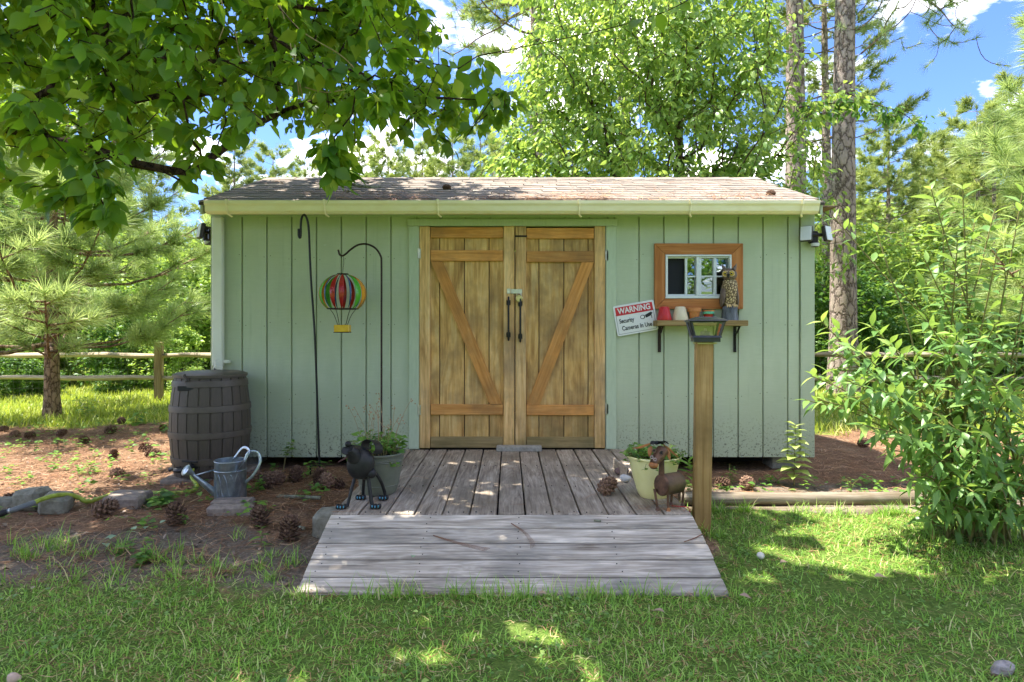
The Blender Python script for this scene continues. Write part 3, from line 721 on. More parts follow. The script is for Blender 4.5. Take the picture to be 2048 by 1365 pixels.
# owl decoy
def feather_mat():
    q = N('owl_breast'); v = q.coord((1, 1, .75), jitter=False)
    vo = q.n('ShaderNodeTexVoronoi', {'Vector': v, 'Scale': 62}, feature='F1'); d = vo.outputs['Distance']
    e = q.n('ShaderNodeTexVoronoi', {'Vector': v, 'Scale': 62}, feature='DISTANCE_TO_EDGE').outputs['Distance']
    c = q.ramp(e, [(.02, S(58, 46, 32)), (.12, S(150, 124, 84)), (.3, S(206, 184, 140))])
    return q.pbr(c, .6, 0, q.bump(e, .8, .006))
owl_br = feather_mat(); owl_dk = proc('owl_brown', S(84, 70, 62), S(128, 110, 98), 60, rough=.6, bump=.5, bd=.004, vec=(1, 1, .3))
owl_eye = plain('owl_amber', S(206, 178, 60), .2); owl_foot = plain('owl_claw', S(210, 184, 130), .5)
bark_d = proc('painted_stump', S(44, 46, 50), S(112, 116, 124), 26, rough=.6, bump=.8, bd=.01, vec=(1, 1, .25))
oc = Vector((X(1460, 5.06), 5.065, z1)); owl = empty('owl_decoy', oc, 'plastic horned owl decoy perched on a dark stump, standing on the shelf', 'owl decoy')
rt = Matrix.Rotation(-.5, 3, 'Z')
m = MB(); m.lathe([(0, 0), (.068, 0), (.062, .03), (.058, .07), (.06, .10), (.05, .112), (0, .115)], oc, 16)
rg = random.Random(2)
m.v = [p+Vector((rg.uniform(-.005, .005), rg.uniform(-.005, .005), rg.uniform(-.004, .004) if p.z > oc.z+.05 else 0)) for p in m.v]
m.build('stump', bark_d, owl, True, 60)
m = MB(); m.lathe([(0, .105), (.04, .108), (.053, .16), (.06, .22), (.062, .27), (.056, .31), (.044, .325), (0, .33)], oc, 20, sx=1, sy=.85); m.build('body', owl_br, owl, True)
m = MB(); hd = oc+Vector((-.005, -.01, .365)); m.ell(hd, (.058, .055, .05), 18, 12)
m.build('head', owl_dk, owl, True)
for sx in (-1, 1):
    e0 = hd+rt@Vector((sx*.036, -.018, .038)); m = MB()
    m.tube([e0, e0+Vector((sx*.008, -.004, .018)), e0+Vector((sx*.02, -.002, .046))], [.02, .013, .002], 6); m.build('ear_tuft', owl_dk, owl, True)
    ey = hd+rt@Vector((sx*.024, -.047, .004)); m = MB(); m.ell(ey, (.017, .009, .017), 14, 8); m.build('eye', owl_eye, owl, True)
    m = MB(); m.ell(ey+rt@Vector((0, -.0075, 0)), (.008, .003, .008), 10, 6); m.build('pupil', MAT['rubber'], owl, True)
    m = MB(); pts = [ey+rt@Vector((.021*math.cos(a), -.001, .021*math.sin(a))) for a in np.linspace(0, 2*PI, 14)]; m.tube(pts, .0045, 5); m.build('eye_ring', owl_foot, owl, True)
    wc = oc+Vector((sx*.05, .012, .21)); m = MB(); m.ell(wc, (.02, .05, .105), 12, 10, Rm=Matrix.Rotation(sx*-.13, 3, 'Y')); m.build('wing', owl_dk, owl, True)
    for k in (-1, 0, 1):
        f0 = oc+Vector((sx*.026+k*.009, -.042, .122)); m = MB(); m.tube([f0, f0+Vector((k*.004, -.016, -.004)), f0+Vector((k*.006, -.024, -.02))], [.006, .006, .002], 6); m.build('claw', owl_foot, owl, True)
m = MB(); bk = hd+rt@Vector((0, -.052, -.006)); m.tube([bk, bk+rt@Vector((0, -.014, -.008)), bk+rt@Vector((0, -.014, -.026))], [.011, .008, .002], 6); m.build('beak', MAT['rubber'], owl, True)

# warning sign
sg_w = plain('sign_white', S(232, 232, 228), .35); sg_r = plain('sign_red', S(204, 44, 56), .4); sg_k = plain('sign_black', S(34, 34, 36), .5)
sc_ = at(1271, 636.5, 5.128); sa = math.atan2(14, 81)
sign = empty('warning_sign', sc_, 'tilted white metal sign with red heading warning of security cameras', 'sign', rot=(0, -sa, 0))
SW, SH = .334, .247
def spart(nm, m, mat): return place(nm, m.mesh(nm, mat), sign)
def rrect(w_, h_, r, cx=0, cz=0, n=5):
    return [(cx+sx*(w_/2-r)+r*math.cos(a), cz+sz*(h_/2-r)+r*math.sin(a)) for sx, sz, a0 in ((1, 1, 0), (-1, 1, PI/2), (-1, -1, PI), (1, -1, 1.5*PI)) for a in np.linspace(a0, a0+PI/2, n)]
spart('plate', MB().prism(rrect(SW, SH, .014), -.003, .003), sg_w)
spart('heading_band', MB().prism(rrect(SW-.03, .068, .004, 0, SH/2-.05), -.0042, -.0028), sg_r)
m = MB(); bw, bh, bt = SW-.028, SH-.028, .0022
for (cx, cz, w_, h_) in ((0, -bh/2, bw, bt), (-bw/2, -.03, bt, bh-.06), (bw/2, -.03, bt, bh-.06)): m.box((cx, -.0034, cz), (w_, .0012, h_))
spart('border_line', m, sg_k)
def text(nm, s, size, cx, cz, mat, sx=1.0, bold=.0):
    cu = bpy.data.curves.new('lettering', 'FONT'); cu.body = s; cu.size = size; cu.align_x = 'CENTER'; cu.align_y = 'CENTER'; cu.extrude = .0004; cu.offset = bold
    ob = bpy.data.objects.new('lettering_tmp', cu); COL.objects.link(ob)
    bpy.context.view_layer.update()
    me = bpy.data.meshes.new_from_object(ob.evaluated_get(bpy.context.evaluated_depsgraph_get())); bpy.data.objects.remove(ob)
    me.materials.clear(); me.materials.append(mat)
    o = place(nm, me, sign, (cx, -.0048, cz), (PI/2, 0, 0), (sx, 1, 1)); return o
text('lettering', 'WARNING', .064, 0, SH/2-.05, sg_w, .86, .0016)
text('lettering', 'Security', .05, -.075, -.008, sg_k, .74, .0009)
text('lettering', 'Cameras In Use', .05, 0, -.068, sg_k, .76, .0009)
m = MB()                                              # camera pictogram
pts = [(.072, -.012), (.138, .008), (.132, .034), (.066, .010)]
m.prism([(.085, -.012), (.128, .001), (.142, .022), (.128, .030), (.078, .012)], -.0042, -.003); spart('camera_body', m, sg_k)
m = MB(); m.lathe([(0, -.0055), (.018, -.0055), (.018, -.003)], (.056, 0, .002), 20, Rm=Matrix.Rotation(PI/2, 3, 'X')); m.v = [Vector((p.x, -.0044 if p.y < -.001 else p.y, p.z)) for p in m.v]
m = MB(); m.prism([(.058+.021*math.cos(a), -.001+.017*math.sin(a)) for a in np.linspace(0, 2*PI, 20)[:-1]], -.0046, -.003); spart('camera_lens', m, sg_k)
m = MB(); m.prism([(.056+.014*math.cos(a), -.001+.012*math.sin(a)) for a in np.linspace(0, 2*PI, 20)[:-1]], -.0052, -.0045); spart('camera_glint', m, sg_w)
m = MB(); m.prism([(.128, -.022), (.133, -.022), (.133, .004), (.128, .002)], -.0042, -.003); spart('camera_mount', m, sg_k)

# security lights on the shed corners
led = plain('lamp_diffuser', S(214, 218, 220), .3); brz = proc('dark_bronze', S(36, 32, 30), S(58, 52, 48), 30, rough=.4, bump=.05)
def seclight(loc, label, mir):
    t = empty('security_light', loc, label, 'security light'); L0 = Vector(loc)
    m = MB(); m.box(L0+Vector((0, -.028, .02)), (.075, .05, .10), ch=.012); m.build('housing', brz, t, True)
    m = MB(); m.tube([L0+Vector((-.075, -.055, .035)), L0+Vector((.075, -.055, .035))], .014, 10); m.build('arm', brz, t, True)
    for s in (-1, 1):
        Rm = Matrix.Rotation(s*.62*mir[0], 3, 'Z') @ Matrix.Rotation(-.16, 3, 'X'); hc = L0+Vector((s*.082, -.085, .04))
        m = MB(); m.box((0, 0, 0), (.092, .034, .125), ch=.008); m.v = [Rm@p+hc for p in m.v]; hd_ = m.build('lamp_head', brz, t, org=hc)
        m = MB(); m.box((0, -.0175, 0), (.082, .006, .115), ch=.003); m.v = [Rm@p+hc for p in m.v]; m.build('diffuser', led, hd_)
    m = MB(); m.lathe([(0, -.05), (.026, -.05), (.032, -.035), (.032, -.02), (.024, -.012), (0, -.012)], L0+Vector((0, -.06, -.012)), 16); m.build('sensor', brz, t, True)
    m = MB(); m.lathe([(.0275, -.046), (.0325, -.036), (.0328, -.022), (.030, -.020)], L0+Vector((0, -.0612, -.012)), 16); m.build('sensor_lens', led, t, True)
    return t
seclight((2.452, YW-.014, Zz(478, 5.05)), 'twin head security light on the shed corner above the bushy shrub', (1,))
t = seclight((0, 0, 0), 'twin head security light on the shed end wall above the rain barrel', (1,))
t.location = (XL+.004, 5.24, Zz(469, 5.2)-.02); t.rotation_euler = (0, 0, -PI/2+.1)

# shepherd hooks and balloon
hk = [at(640, 952, 4.86), at(636, 850, 4.86), at(630, 680, 4.86), at(622, 560, 4.86), at(618.5, 480, 4.86)]
arc = [at(617.5, 460, 4.86), at(615.5, 444, 4.86), at(611, 432, 4.86), at(606, 431, 4.86), at(602.5, 440, 4.86), at(601.5, 455, 4.86), at(601.5, 468, 4.86), at(600.5, 476, 4.86), at(597.5, 472, 4.86), at(597.2, 458, 4.86)]
t = empty('shepherd_hook', hk[0], 'tall black leaning shepherd hook with empty crook before the siding', 'garden hook')
m = MB(); m.tube(smoothpath(hk+arc, 4), .0085, 8); m.build('rod', MAT['black_metal'], t, True)
m = MB(); b0 = at(640, 940, 4.86); m.tube([b0+Vector((-.07, -.01, -.12)), b0+Vector((-.07, -.01, .03)), b0+Vector((.0, 0, .035))], .007, 6); m.build('foot_prong', MAT['black_metal'], t, True)
hk = [at(763, 945, 4.88), at(763, 800, 4.88), at(763, 620, 4.88), at(763, 530, 4.88)]
arc = [at(761, 512, 4.88), at(751, 497, 4.88), at(735, 489, 4.88), at(717, 490, 4.88), at(702, 499, 4.88), at(692, 508, 4.88), at(685, 512, 4.88), at(679, 509, 4.88), at(676.5, 500, 4.88)]
t = empty('shepherd_hook', hk[0], 'rusty shepherd hook with curled arm that carries the metal balloon', 'garden hook')
m = MB(); m.tube(smoothpath(hk+arc, 4), .0075, 8); m.build('rod', MAT['rust_hook'], t, True)
bc = at(685.5, 588, 4.88); br = .176
bal = empty('balloon_ornament', bc, 'painted metal hot air balloon ornament with little yellow basket on the hook', 'ornament')
def enamel(n, c1, c2): return proc(n, c1, c2, 12, rough=.25, bump=.05, spec=.6)
cols = {'r': enamel('enamel_red', S(140, 26, 24), S(172, 40, 34)), 'g': enamel('enamel_green', S(50, 150, 34), S(96, 184, 50)), 'o': enamel('enamel_orange', S(206, 132, 20), S(226, 160, 34)), 'b': enamel('enamel_blue', S(30, 60, 96), S(50, 90, 130)), 'y': enamel('enamel_yellow', S(196, 150, 24), S(226, 184, 50))}
def balr(u):                                        # u 0 top .. 1 bottom ring
    a = .18+u*(2.42-.18); return br*math.sin(a)*1.0, br*.88*math.cos(a)
seq = ['r', 'b', 'g', 'o', 'o', 'g', 'b', 'r', 'r', 'b', 'g', 'o', 'o', 'g', 'b', 'r']
for i, cn in enumerate(seq):
    a = 2*PI*(i+.5)/16-PI/2; m = MB(); k = 12; vs_ = []
    hw = {'r': .085, 'b': .03, 'g': .11, 'o': .13}[cn]
    for j in range(k+1):
        u = j/k; r, z = balr(u); wv = hw*(math.sin(PI*min(max(u*.96+.02, 0), 1))**.6)
        for q_, rr in ((-1, 1.0), (0, 1.02), (1, 1.0)):
            vs_.append(bc+Vector((r*rr*math.cos(a+q_*wv*1.4), r*rr*math.sin(a+q_*wv*1.4), z)))
    n0 = len(vs_); ctr = bc
    vs_ += [ctr+(p-ctr)*.985 for p in vs_]
    fs = []
    for j in range(k):
        for q_ in range(2):
            A, B, C_, D_ = j*3+q_, j*3+q_+1, (j+1)*3+q_+1, (j+1)*3+q_
            fs += [(A, D_, C_, B), (n0+A, n0+B, n0+C_, n0+D_)]
    m.add(vs_, fs); m.build('gore', cols[cn], bal, True, 60)
m = MB(); r, z = balr(1); m.tube([bc+Vector((r*math.cos(a), r*math.sin(a), z)) for a in np.linspace(0, 2*PI, 25)], .004, 6); r0, z0 = balr(0); m.tube([bc+Vector((r0*1.3*math.cos(a), r0*1.3*math.sin(a), z0)) for a in np.linspace(0, 2*PI, 17)], .004, 6)
m.build('ring', MAT['rust_hook'], bal, True)
bk = at(685, 657.5, 4.88)
for a in (-2.3, -.8, .8, 2.3):
    p0 = bc+Vector((r*.75*math.cos(a), r*.75*math.sin(a), z)); p1 = bk+Vector((.045*math.cos(a)*1.0, .03*math.sin(a), .026)); m = MB()
    m.tube(smoothpath([bc+Vector((r*math.cos(a), r*math.sin(a), z)), p0*.6+p1*.4+Vector((.008*math.cos(a), 0, 0)), p1], 4), .0025, 5); m.build('wire', MAT['rust_hook'], bal, True)
m = MB(); m.box(bk, (.114, .075, .056), ch=.004); m.build('basket', cols['y'], bal)
m = MB(); m.box(bk+Vector((0, 0, -.03)), (.118, .079, .006)); m.build('basket_rim', MAT['rust_hook'], bal)
m = MB(); hp = at(684.5, 514, 4.88); m.tube([bc+Vector((0, 0, z0)), bc+Vector((.003, 0, z0+.05)), hp+Vector((.012, 0, -.05)), hp+Vector((.012, 0, -.01)), hp+Vector((0, 0, .012)), hp+Vector((-.008, 0, -.01))], .0022, 5); m.build('hanging_wire', MAT['rust_hook'], bal, True)

# rain barrel
BC = Vector((X(421.5, 4.83), 4.83, .075)); BZ = .735
barrel = empty('rain_barrel', BC, 'dark brown plastic rain barrel under the white downspout', 'barrel')
def brad(u): return .240+.044*math.sin(PI*(.06+.88*u))
ns = 22
for i in range(ns):
    a0, a1 = 2*PI*i/ns+.010, 2*PI*(i+1)/ns-.010; m = MB(); k = 12; vs_ = []
    for j in range(k+1):
        u = j/k; r = brad(u)
        for q_, a in enumerate((a0-.0, a0+.012, (a0+a1)/2, a1-.012, a1)):
            rr = r-(.006 if q_ in (0, 4) else 0); vs_.append(BC+Vector((rr*math.cos(a), rr*math.sin(a), .0+u*BZ)))
    fs = [(j*5+q_, j*5+q_+1, (j+1)*5+q_+1, (j+1)*5+q_) for j in range(k) for q_ in range(4)]
    m.add(vs_, fs); m.build('stave', MAT['barrel'], barrel, True, 25)
MB().lathe([(0, .01)]+[(brad(j/12)-.006, j/12*BZ+.001) for j in range(13)]+[(0, BZ-.01)], BC, 40).build('inner_wall', MAT['barrel'], barrel, True)
for u in (.16, .42, .68, .93):
    d = .025/BZ; pr = [(brad(u-d)-.002, (u-d)*BZ), (brad(u-d)+.007, (u-d)*BZ+.003), (brad(u)+.0085, u*BZ), (brad(u+d)+.007, (u+d)*BZ-.003), (brad(u+d)-.002, (u+d)*BZ)]
    MB().lathe(pr, BC, 44).build('hoop', MAT['hoop'], barrel, True, 30)
MB().lathe([(brad(1)-.004, BZ-.012), (brad(1)+.012, BZ-.008), (brad(1)+.013, BZ+.012), (brad(1)-.01, BZ+.022), (.2, BZ+.03), (0, BZ+.032)], BC, 44).build('lid', MAT['hoop'], barrel, True, 30)
pl = BC+Vector((-.06, -.255, .655)); m = MB(); m.box(pl, (.12, .012, .035), Rm=None, ch=.003); o = m.build('label_plate', MAT['rubber'], barrel)
m = MB(); m.tube(smoothpath([BC+Vector((-.075, -.24, BZ+.02)), BC+Vector((-.07, -.27, BZ+.01)), BC+Vector((-.045, -.276, BZ-.02)), BC+Vector((-.06, -.27, BZ-.028))], 4), .008, 6); m.build('lid_catch', MAT['hoop'], barrel, True)
sp = BC+Vector((.0, -.257, .10)); m = MB(); m.tube([sp, sp+Vector((-.005, -.06, 0)), sp+Vector((-.02, -.09, -.02))], .016, 8); m.tube([sp+Vector((-.06, -.045, .04)), sp+Vector((.05, -.05, .034))], .007, 6); m.tube([sp+Vector((0, -.045, 0)), sp+Vector((0, -.047, .04))], .009, 6); m.lathe([(.03, -.008), (.034, 0), (.03, .008), (0, .01)], sp, 12, Rm=Matrix.Rotation(PI/2, 3, 'X'))
m.build('spigot', MAT['rubber'], barrel, True)
m = MB(); q0 = at(372, 932, 4.62); m.tube(smoothpath([sp+Vector((-.02, -.07, -.02)), sp+Vector((-.12, -.03, -.03)), at(358, 936, 4.68), at(340, 940, 4.72)], 4), .017, 8); m.build('overflow_pipe', MAT['rubber'], barrel, True)
for k_, (px, py, D, ry_) in enumerate(((405, 958, 4.9, .1), (455, 952, 4.95, -.05))):
    c = Vector((X(px, D), D-.06, .035)); o = MB().box(c, (.36, .5, .075), ch=.012).build('paver_slab', MAT['paver'], None, org=c); o.rotation_euler = (0, 0, ry_)
    tag(o, ['grey paving slab under the rain barrel, its half away from the shed door', 'grey paving slab under the rain barrel, its half toward the shed door'][k_], 'paving slab')

# watering can
WC = Vector((X(461, 4.16), 4.16, gz(-1.83, 4.16)-.004))
can = empty('watering_can', WC, 'galvanised steel watering can with long spout standing before the barrel', 'watering can')
MB().lathe([(0, .0), (.098, .0), (.099, .006), (.097, .25), (.1, .254), (.1, .26), (.094, .26), (.092, .20), (0, .20)], WC, 36).build('body', MAT['galv'], can, True)
m = MB()
for zz in (.008, .196, .255): m.tube([WC+Vector((.0985*math.cos(a), .0985*math.sin(a), zz)) for a in np.linspace(0, 2*PI, 33)], .0035, 5)
m.build('seam', MAT['galv'], can, True)
m = MB()
for k in range(-2, 3):                                # embossed diamonds
    a0 = -PI/2+k*.42
    for s in (-1, 1): m.tube([WC+Vector((.0985*math.cos(a0+s*.21*math.sin(PI*u)), .0985*math.sin(a0+s*.21*math.sin(PI*u)), .03+.15*u)) for u in np.linspace(0, 1, 9)], .0018, 4)
m.build('embossing', MAT['galv'], can, True)['kind'] = 'stuff'
tip = at(378, 944, 4.02); s0 = WC+Vector((-.085, -.035, .05))
m = MB(); m.tube([s0, s0*.5+tip*.5, tip+(s0-tip)*.12], [.024, .018, .012], 12); spt = m.build('spout', MAT['galv'], can, True)
d = (tip-s0).normalized(); d = (d+Vector((-.25, -.25, .0))).normalized(); qd = d.to_track_quat('Z', 'Y').to_matrix()
m = MB(); m.lathe([(.012, -.03), (.018, -.012), (.036, .02), (.038, .024), (.03, .032), (0, .035)], tip, 20, Rm=qd); m.build('rose', MAT['galv'], spt, True)
m = MB(); m.tube([WC+Vector((-.098, -.02, .196)), tip*.72+s0*.28+Vector((0, 0, .018))], .005, 6); m.build('brace', MAT['galv'], can, True)
m = MB(); m.tube(smoothpath([WC+Vector((.06, -.075, .19)), WC+Vector((.11, -.06, .25)), WC+Vector((.125, 0, .31)), WC+Vector((.05, .07, .325)), WC+Vector((-.03, .094, .235))], 5), .009, 8, flat=.22); m.build('carry_handle', MAT['galv'], can, True)
m = MB(); m.tube(smoothpath([WC+Vector((.092, .0, .245)), WC+Vector((.115, .01, .305)), WC+Vector((.17, .02, .30)), WC+Vector((.19, .01, .24)), WC+Vector((.15, .0, .16)), WC+Vector((.097, 0, .11))], 5), .009, 8, flat=.22, up=(0, 1, 0)); m.build('back_handle', MAT['galv'], can, True)

# lantern post
PB = Vector((X(1403, 3.56), 3.56, 0)); PZ = Zz(684, 3.55)
t = empty('wooden_post', PB, 'square treated timber post at the ramp corner carrying the lantern', 'post')
c = PB+Vector((.006, 0, PZ/2-.02)); o = MB().box(c, (.092, .092, PZ+.04), ch=.004).build('upright', MAT['post'], t, org=c); o.rotation_euler = (0, R_(.75), R_(-9))
t['label'] = 'square treated timber post at the ramp corner carrying the lantern'
LB = Vector((X(1411, 3.55), 3.555, PZ)); lant = empty('solar_lantern', LB, 'black solar lantern with glass sides capping the timber post', 'lantern', rot=(0, 0, R_(-9)))
def frus(m, z0, w0, z1_, w1): m.add([(sx*w/2, sy*w/2, z) for z, w in ((z0, w0), (z1_, w1)) for sx, sy in ((-1, -1), (1, -1), (1, 1), (-1, 1))], [(3, 2, 1, 0), (4, 5, 6, 7)]+[(i, (i+1) % 4, 4+(i+1) % 4, 4+i) for i in range(4)])
lm = proc('lantern_black', S(26, 28, 31), S(42, 44, 48), 30, rough=.35, bump=.05, spec=.6)
m = MB(); frus(m, .0, .142, .024, .142); frus(m, .024, .158, .034, .150); place('base', m.mesh('base', lm), lant)
for i in range(4):
    sx, sy = ((-1, -1), (1, -1), (1, 1), (-1, 1))[i]
    m = MB(); m.tube([(sx*.068, sy*.068, .032), (sx*.088, sy*.088, .112)], .0085, 4); place('corner_bar', m.mesh('corner_bar', lm), lant)
    A = Matrix.Rotation(i*PI/2, 3, 'Z'); m = MB(); m.add([A@Vector(p) for p in ((-.062, -.066, .034), (.062, -.066, .034), (.082, -.086, .110), (-.082, -.086, .110))], [(0, 1, 2, 3)]); place('glass_pane', m.mesh('glass_pane', MAT['lampglass']), lant)
m = MB(); frus(m, .108, .186, .116, .20); frus(m, .116, .212, .122, .206); frus(m, .1222, .202, .136, .12); place('cap', m.mesh('cap', lm), lant)
m = MB(); frus(m, .1362, .105, .139, .10); place('solar_panel', m.mesh('solar_panel', plain('solar_cell', S(40, 50, 74), .15)), lant)
m = MB(); m.lathe([(0, .034), (.03, .034), (.026, .055), (.008, .062), (.008, .075), (0, .078)], n=12); place('bulb_holder', m.mesh('bulb_holder', plain('lamp_ivory', S(214, 206, 176), .5), True), lant)
m = MB(); c = Vector((LB.x-.002, LB.y, PZ+.0)); m.box(c+Vector((0, 0, -.008)), (.104, .104, .008)); o = m.build('caulk_collar', plain('pale_shim', S(196, 186, 120), .7), t); 
# red string by the post
rs = empty('red_cord', (1.0, 3.45, .19), 'thin red cord trailing from the post across the deck edge', 'cord')
m = MB(); m.tube(smoothpath([(.88, 3.44, DZ+.004), (.93, 3.425, DZ+.005), (.975, 3.42, DZ-.01), (.985, 3.5, .05), (1.01, 3.55, .03)], 5), .0022, 5); m.build('strand', plain('red_thread', S(190, 40, 44), .5), rs, True)

# ------------------------------------------------------------------ metal dog
mblk = proc('dog_black_steel', S(30, 30, 31), S(52, 50, 49), 18, rough=.5, bump=.15, metal=.35)
nail = plain('blue_enamel', S(84, 150, 172), .3)
DG = Vector((-.80, 3.5, DZ)); dog = empty('dog_sculpture', DG, 'black metal dog sculpture with blue toenails on the deck corner', 'sculpture')
def D_(px, py, D): return at(px, py, D)
m = MB(); bc_ = Vector((-.80, 3.53, .375)); Rb = Matrix.Rotation(.2, 3, 'Z')
m.lathe([(0, -.085), (.035, -.082), (.048, -.05), (.05, .05), (.035, .08), (0, .085)], bc_, 18, Rm=Rb@Matrix.Rotation(PI/2, 3, 'X')); m.build('body', mblk, dog, True)
hc = Vector((-.802, 3.43, .432)); hq = Matrix.Rotation(-.35, 3, 'Z')@Matrix.Rotation(.55, 3, 'Y')
m = MB(); n_ = 22                                     # head: a bowl-like shell, flat cheeks, chin below
m.ell((0, 0, 0), (.080, .058, .088), n_, 12); m.v = [hc+hq@Vector((p.x, p.y*(1.0 if p.y > 0 else .85), p.z*(1.1 if p.z < 0 else .92))) for p in m.v]
head = m.build('head', mblk, dog, True)
sn0 = hc+Vector((-.025, -.02, .035)); sn1 = D_(699, 898, 3.36)
m = MB(); m.tube([sn0, sn0*.4+sn1*.6, sn1], [.046, .036, .022], 14); m.build('snout', mblk, dog, True)
m = MB(); m.ell(D_(696, 888.5, 3.35), .0165, 12, 8); m.build('nose', mblk, dog, True)
m = MB(); m.lathe([(0, -.003), (.02, -.003), (.022, 0), (.02, .003), (0, .003)], D_(691, 902, 3.35), 16, Rm=Matrix.Rotation(1.2, 3, 'X')@Matrix.Rotation(.4, 3, 'Y')); m.build('cheek_disc', mblk, dog, True)
m = MB(); m.tube([D_(694, 915, 3.38), D_(676, 925, 3.36)], [.006, .002], 6); m.build('tongue', plain('dull_red_tin', S(92, 56, 50), .6), dog, True)
for kx, (px, py, D) in enumerate(((744, 895, 3.44), (712, 905, 3.52))):   # ears: curled straps
    e = D_(px, py, D); m = MB(); vs_ = []; k = 14
    Re = Matrix.Rotation(.45, 3, 'Y')@Matrix.Rotation(-.5, 3, 'Z')
    for j in range(k+1):
        a = -.5+j/k*(PI*1.45); r = .041
        for yy in (-.034, .034): vs_.append(e+Re@Vector((r*math.cos(a)*1.25, yy, r*math.sin(a)*.9)))
    n0 = len(vs_); vs_ += [e+(p-e)*.94 for p in vs_]
    fs = [(j*2, j*2+1, j*2+3, j*2+2) for j in range(k)]+[(n0+j*2, n0+j*2+2, n0+j*2+3, n0+j*2+1) for j in range(k)]
    fs += [(j*2, j*2+2, n0+j*2+2, n0+j*2) for j in range(k)]+[(j*2+1, n0+j*2+1, n0+j*2+3, j*2+3) for j in range(k)]
    m.add(vs_, fs); m.build('ear', mblk, dog, True, 30)
m = MB(); m.ell(D_(743, 947, 3.42), (.028, .026, .028), 14, 9); m.build('chest_ball', mblk, dog, True)
legs = [([(709, 958, 3.45), (704, 975, 3.43), (698, 1000, 3.42), (694, 1015, 3.41)], (682, 1012, 3.385), .0085), ([(736, 950, 3.44), (739, 975, 3.43), (743, 1003, 3.42), (745, 1014, 3.415)], (751, 1013, 3.395), .0105),
        ([(728, 958, 3.55), (727, 970, 3.58), (726, 990, 3.595)], (721, 994.5, 3.575), .009), ([(749, 944, 3.53), (760, 960, 3.55), (768, 980, 3.58), (770.5, 992, 3.585)], (766, 995, 3.57), .0095)]
for pts, ft, r in legs:
    m = MB(); P = smoothpath([D_(*p) for p in pts], 4); P[-1].z = max(P[-1].z, DZ+.012); m.tube(P, r, 10); lg = m.build('leg', mblk, dog, True)
    f0 = D_(*ft); f0.z = DZ+.0145
    for j in (-1, 0, 1):
        m = MB(); tc_ = f0+Vector((j*.019, -abs(j)*-.006, 0)); m.ell(tc_, (.0125, .017, .0145), 12, 8); m.build('toe', mblk, lg, True)
        m = MB(); m.ell(tc_+Vector((-.003*j, -.0145, .001)), (.0038, .0036, .0075), 8, 6); m.build('toenail', nail, lg, True)
m = MB(); m.tube([bc_+Vector((.0, .07, .02)), bc_+Vector((.01, .10, .07)), bc_+Vector((.0, .11, .12))], [.007, .006, .003], 6); m.build('tail', mblk, dog, True)

# ------------------------------------------------------------------ metal goat
rust = proc('rusty_tin', S(60, 42, 32), S(118, 84, 62), 22, rough=.5, metal=.35, bump=.2); rust2 = proc('rusty_green_tin', S(62, 56, 42), S(124, 96, 74), 9, rough=.5, metal=.35, bump=.15)
horn = proc('orange_rust', S(126, 78, 40), S(182, 118, 66), 20, rough=.55, bump=.2)
GT = Vector((.87, 3.42, DZ)); goat = empty('goat_sculpture', GT, 'rusty tin goat sculpture with long horns standing before the yellow pot', 'sculpture')
g0 = at(1322, 971, 3.37); g1 = at(1357, 965, 3.455); ax = (g1-g0).normalized(); qm = ax.to_track_quat('Z', 'Y').to_matrix(); gl = (g1-g0).length
m = MB(); m.lathe([(0, -.004), (.045, 0), (.049, .006), (.051, gl*.5), (.050, gl), (.043, gl+.008), (0, gl+.01)], g0, 22, Rm=qm, sx=1, sy=1.14); m.build('body', rust2, goat, True)
m = MB(); m.lathe([(0, -.006), (.045, -.004), (.0505, .003), (.051, .008)], g0, 22, Rm=qm, sx=1, sy=1.14); m.build('breastplate', rust, goat, True)
n0 = g0+Vector((.008, .02, .03)); n1 = at(1323, 916, 3.39)
m = MB(); m.tube([n0, n0*.5+n1*.5, n1], [.0175, .0155, .014], 12); m.build('neck', rust, goat, True)
hb = at(1325, 901, 3.385); hm = at(1306, 929, 3.33)
m = MB(); m.tube([hb+Vector((.006, .012, .008)), hb, hb*.55+hm*.45, hm+(hb-hm)*.2, hm], [.016, .033, .030, .024, .020], 14); gh = m.build('head', rust, goat, True)
m = MB(); m.ell(hm+Vector((.002, -.002, -.004)), (.026, .022, .017), 14, 8); m.build('lip', horn, gh, True)
m = MB(); m.ell(hm+Vector((.004, .002, -.016)), (.02, .018, .01), 12, 8); m.build('jaw', rust, gh, True)
for s, (px, py) in zip((-1, 1), ((1303.5, 915), (1310, 919.5))):
    p = at(px, py, 3.305); m = MB(); m.tube([p+Vector((.0072*math.cos(a), 0, .0072*math.sin(a))) for a in np.linspace(0, 2*PI, 13)], .0028, 6); m.build('nostril', proc('pale_tin', S(150, 132, 128), S(178, 162, 158), 30, metal=.3), gh, True)
for px, py, rr in ((1308.5, 902, .0095), (1323, 906, .0105)):
    p = at(px, py, 3.336); m = MB(); m.tube([p+Vector((rr*math.cos(a), 0, rr*math.sin(a))) for a in np.linspace(0, 2*PI, 13)], .0026, 6); m.build('eye_ring', rust2, gh, True)
    m = MB(); m.ell(p+Vector((0, .004, 0)), rr*.7, 10, 7); m.build('eye', MAT['rubber'], gh, True)
def leafplate(pts, wid, name, mat, par, up=(0, 1, 0)):
    P = smoothpath(pts, 5); m = MB(); k = len(P); m.tube(P, [max(.0012, wid*math.sin(PI*(.08+.90*i/(k-1)))**.8) for i in range(k)], 6, flat=.16, up=up); return m.build(name, mat, par, True)
leafplate([at(1303, 893, 3.37), at(1300, 902, 3.36), at(1299, 914, 3.355)], .0125, 'ear', horn, gh); leafplate([at(1334, 898, 3.39), at(1337, 908, 3.385), at(1340, 921, 3.38)], .010, 'ear', horn, gh)
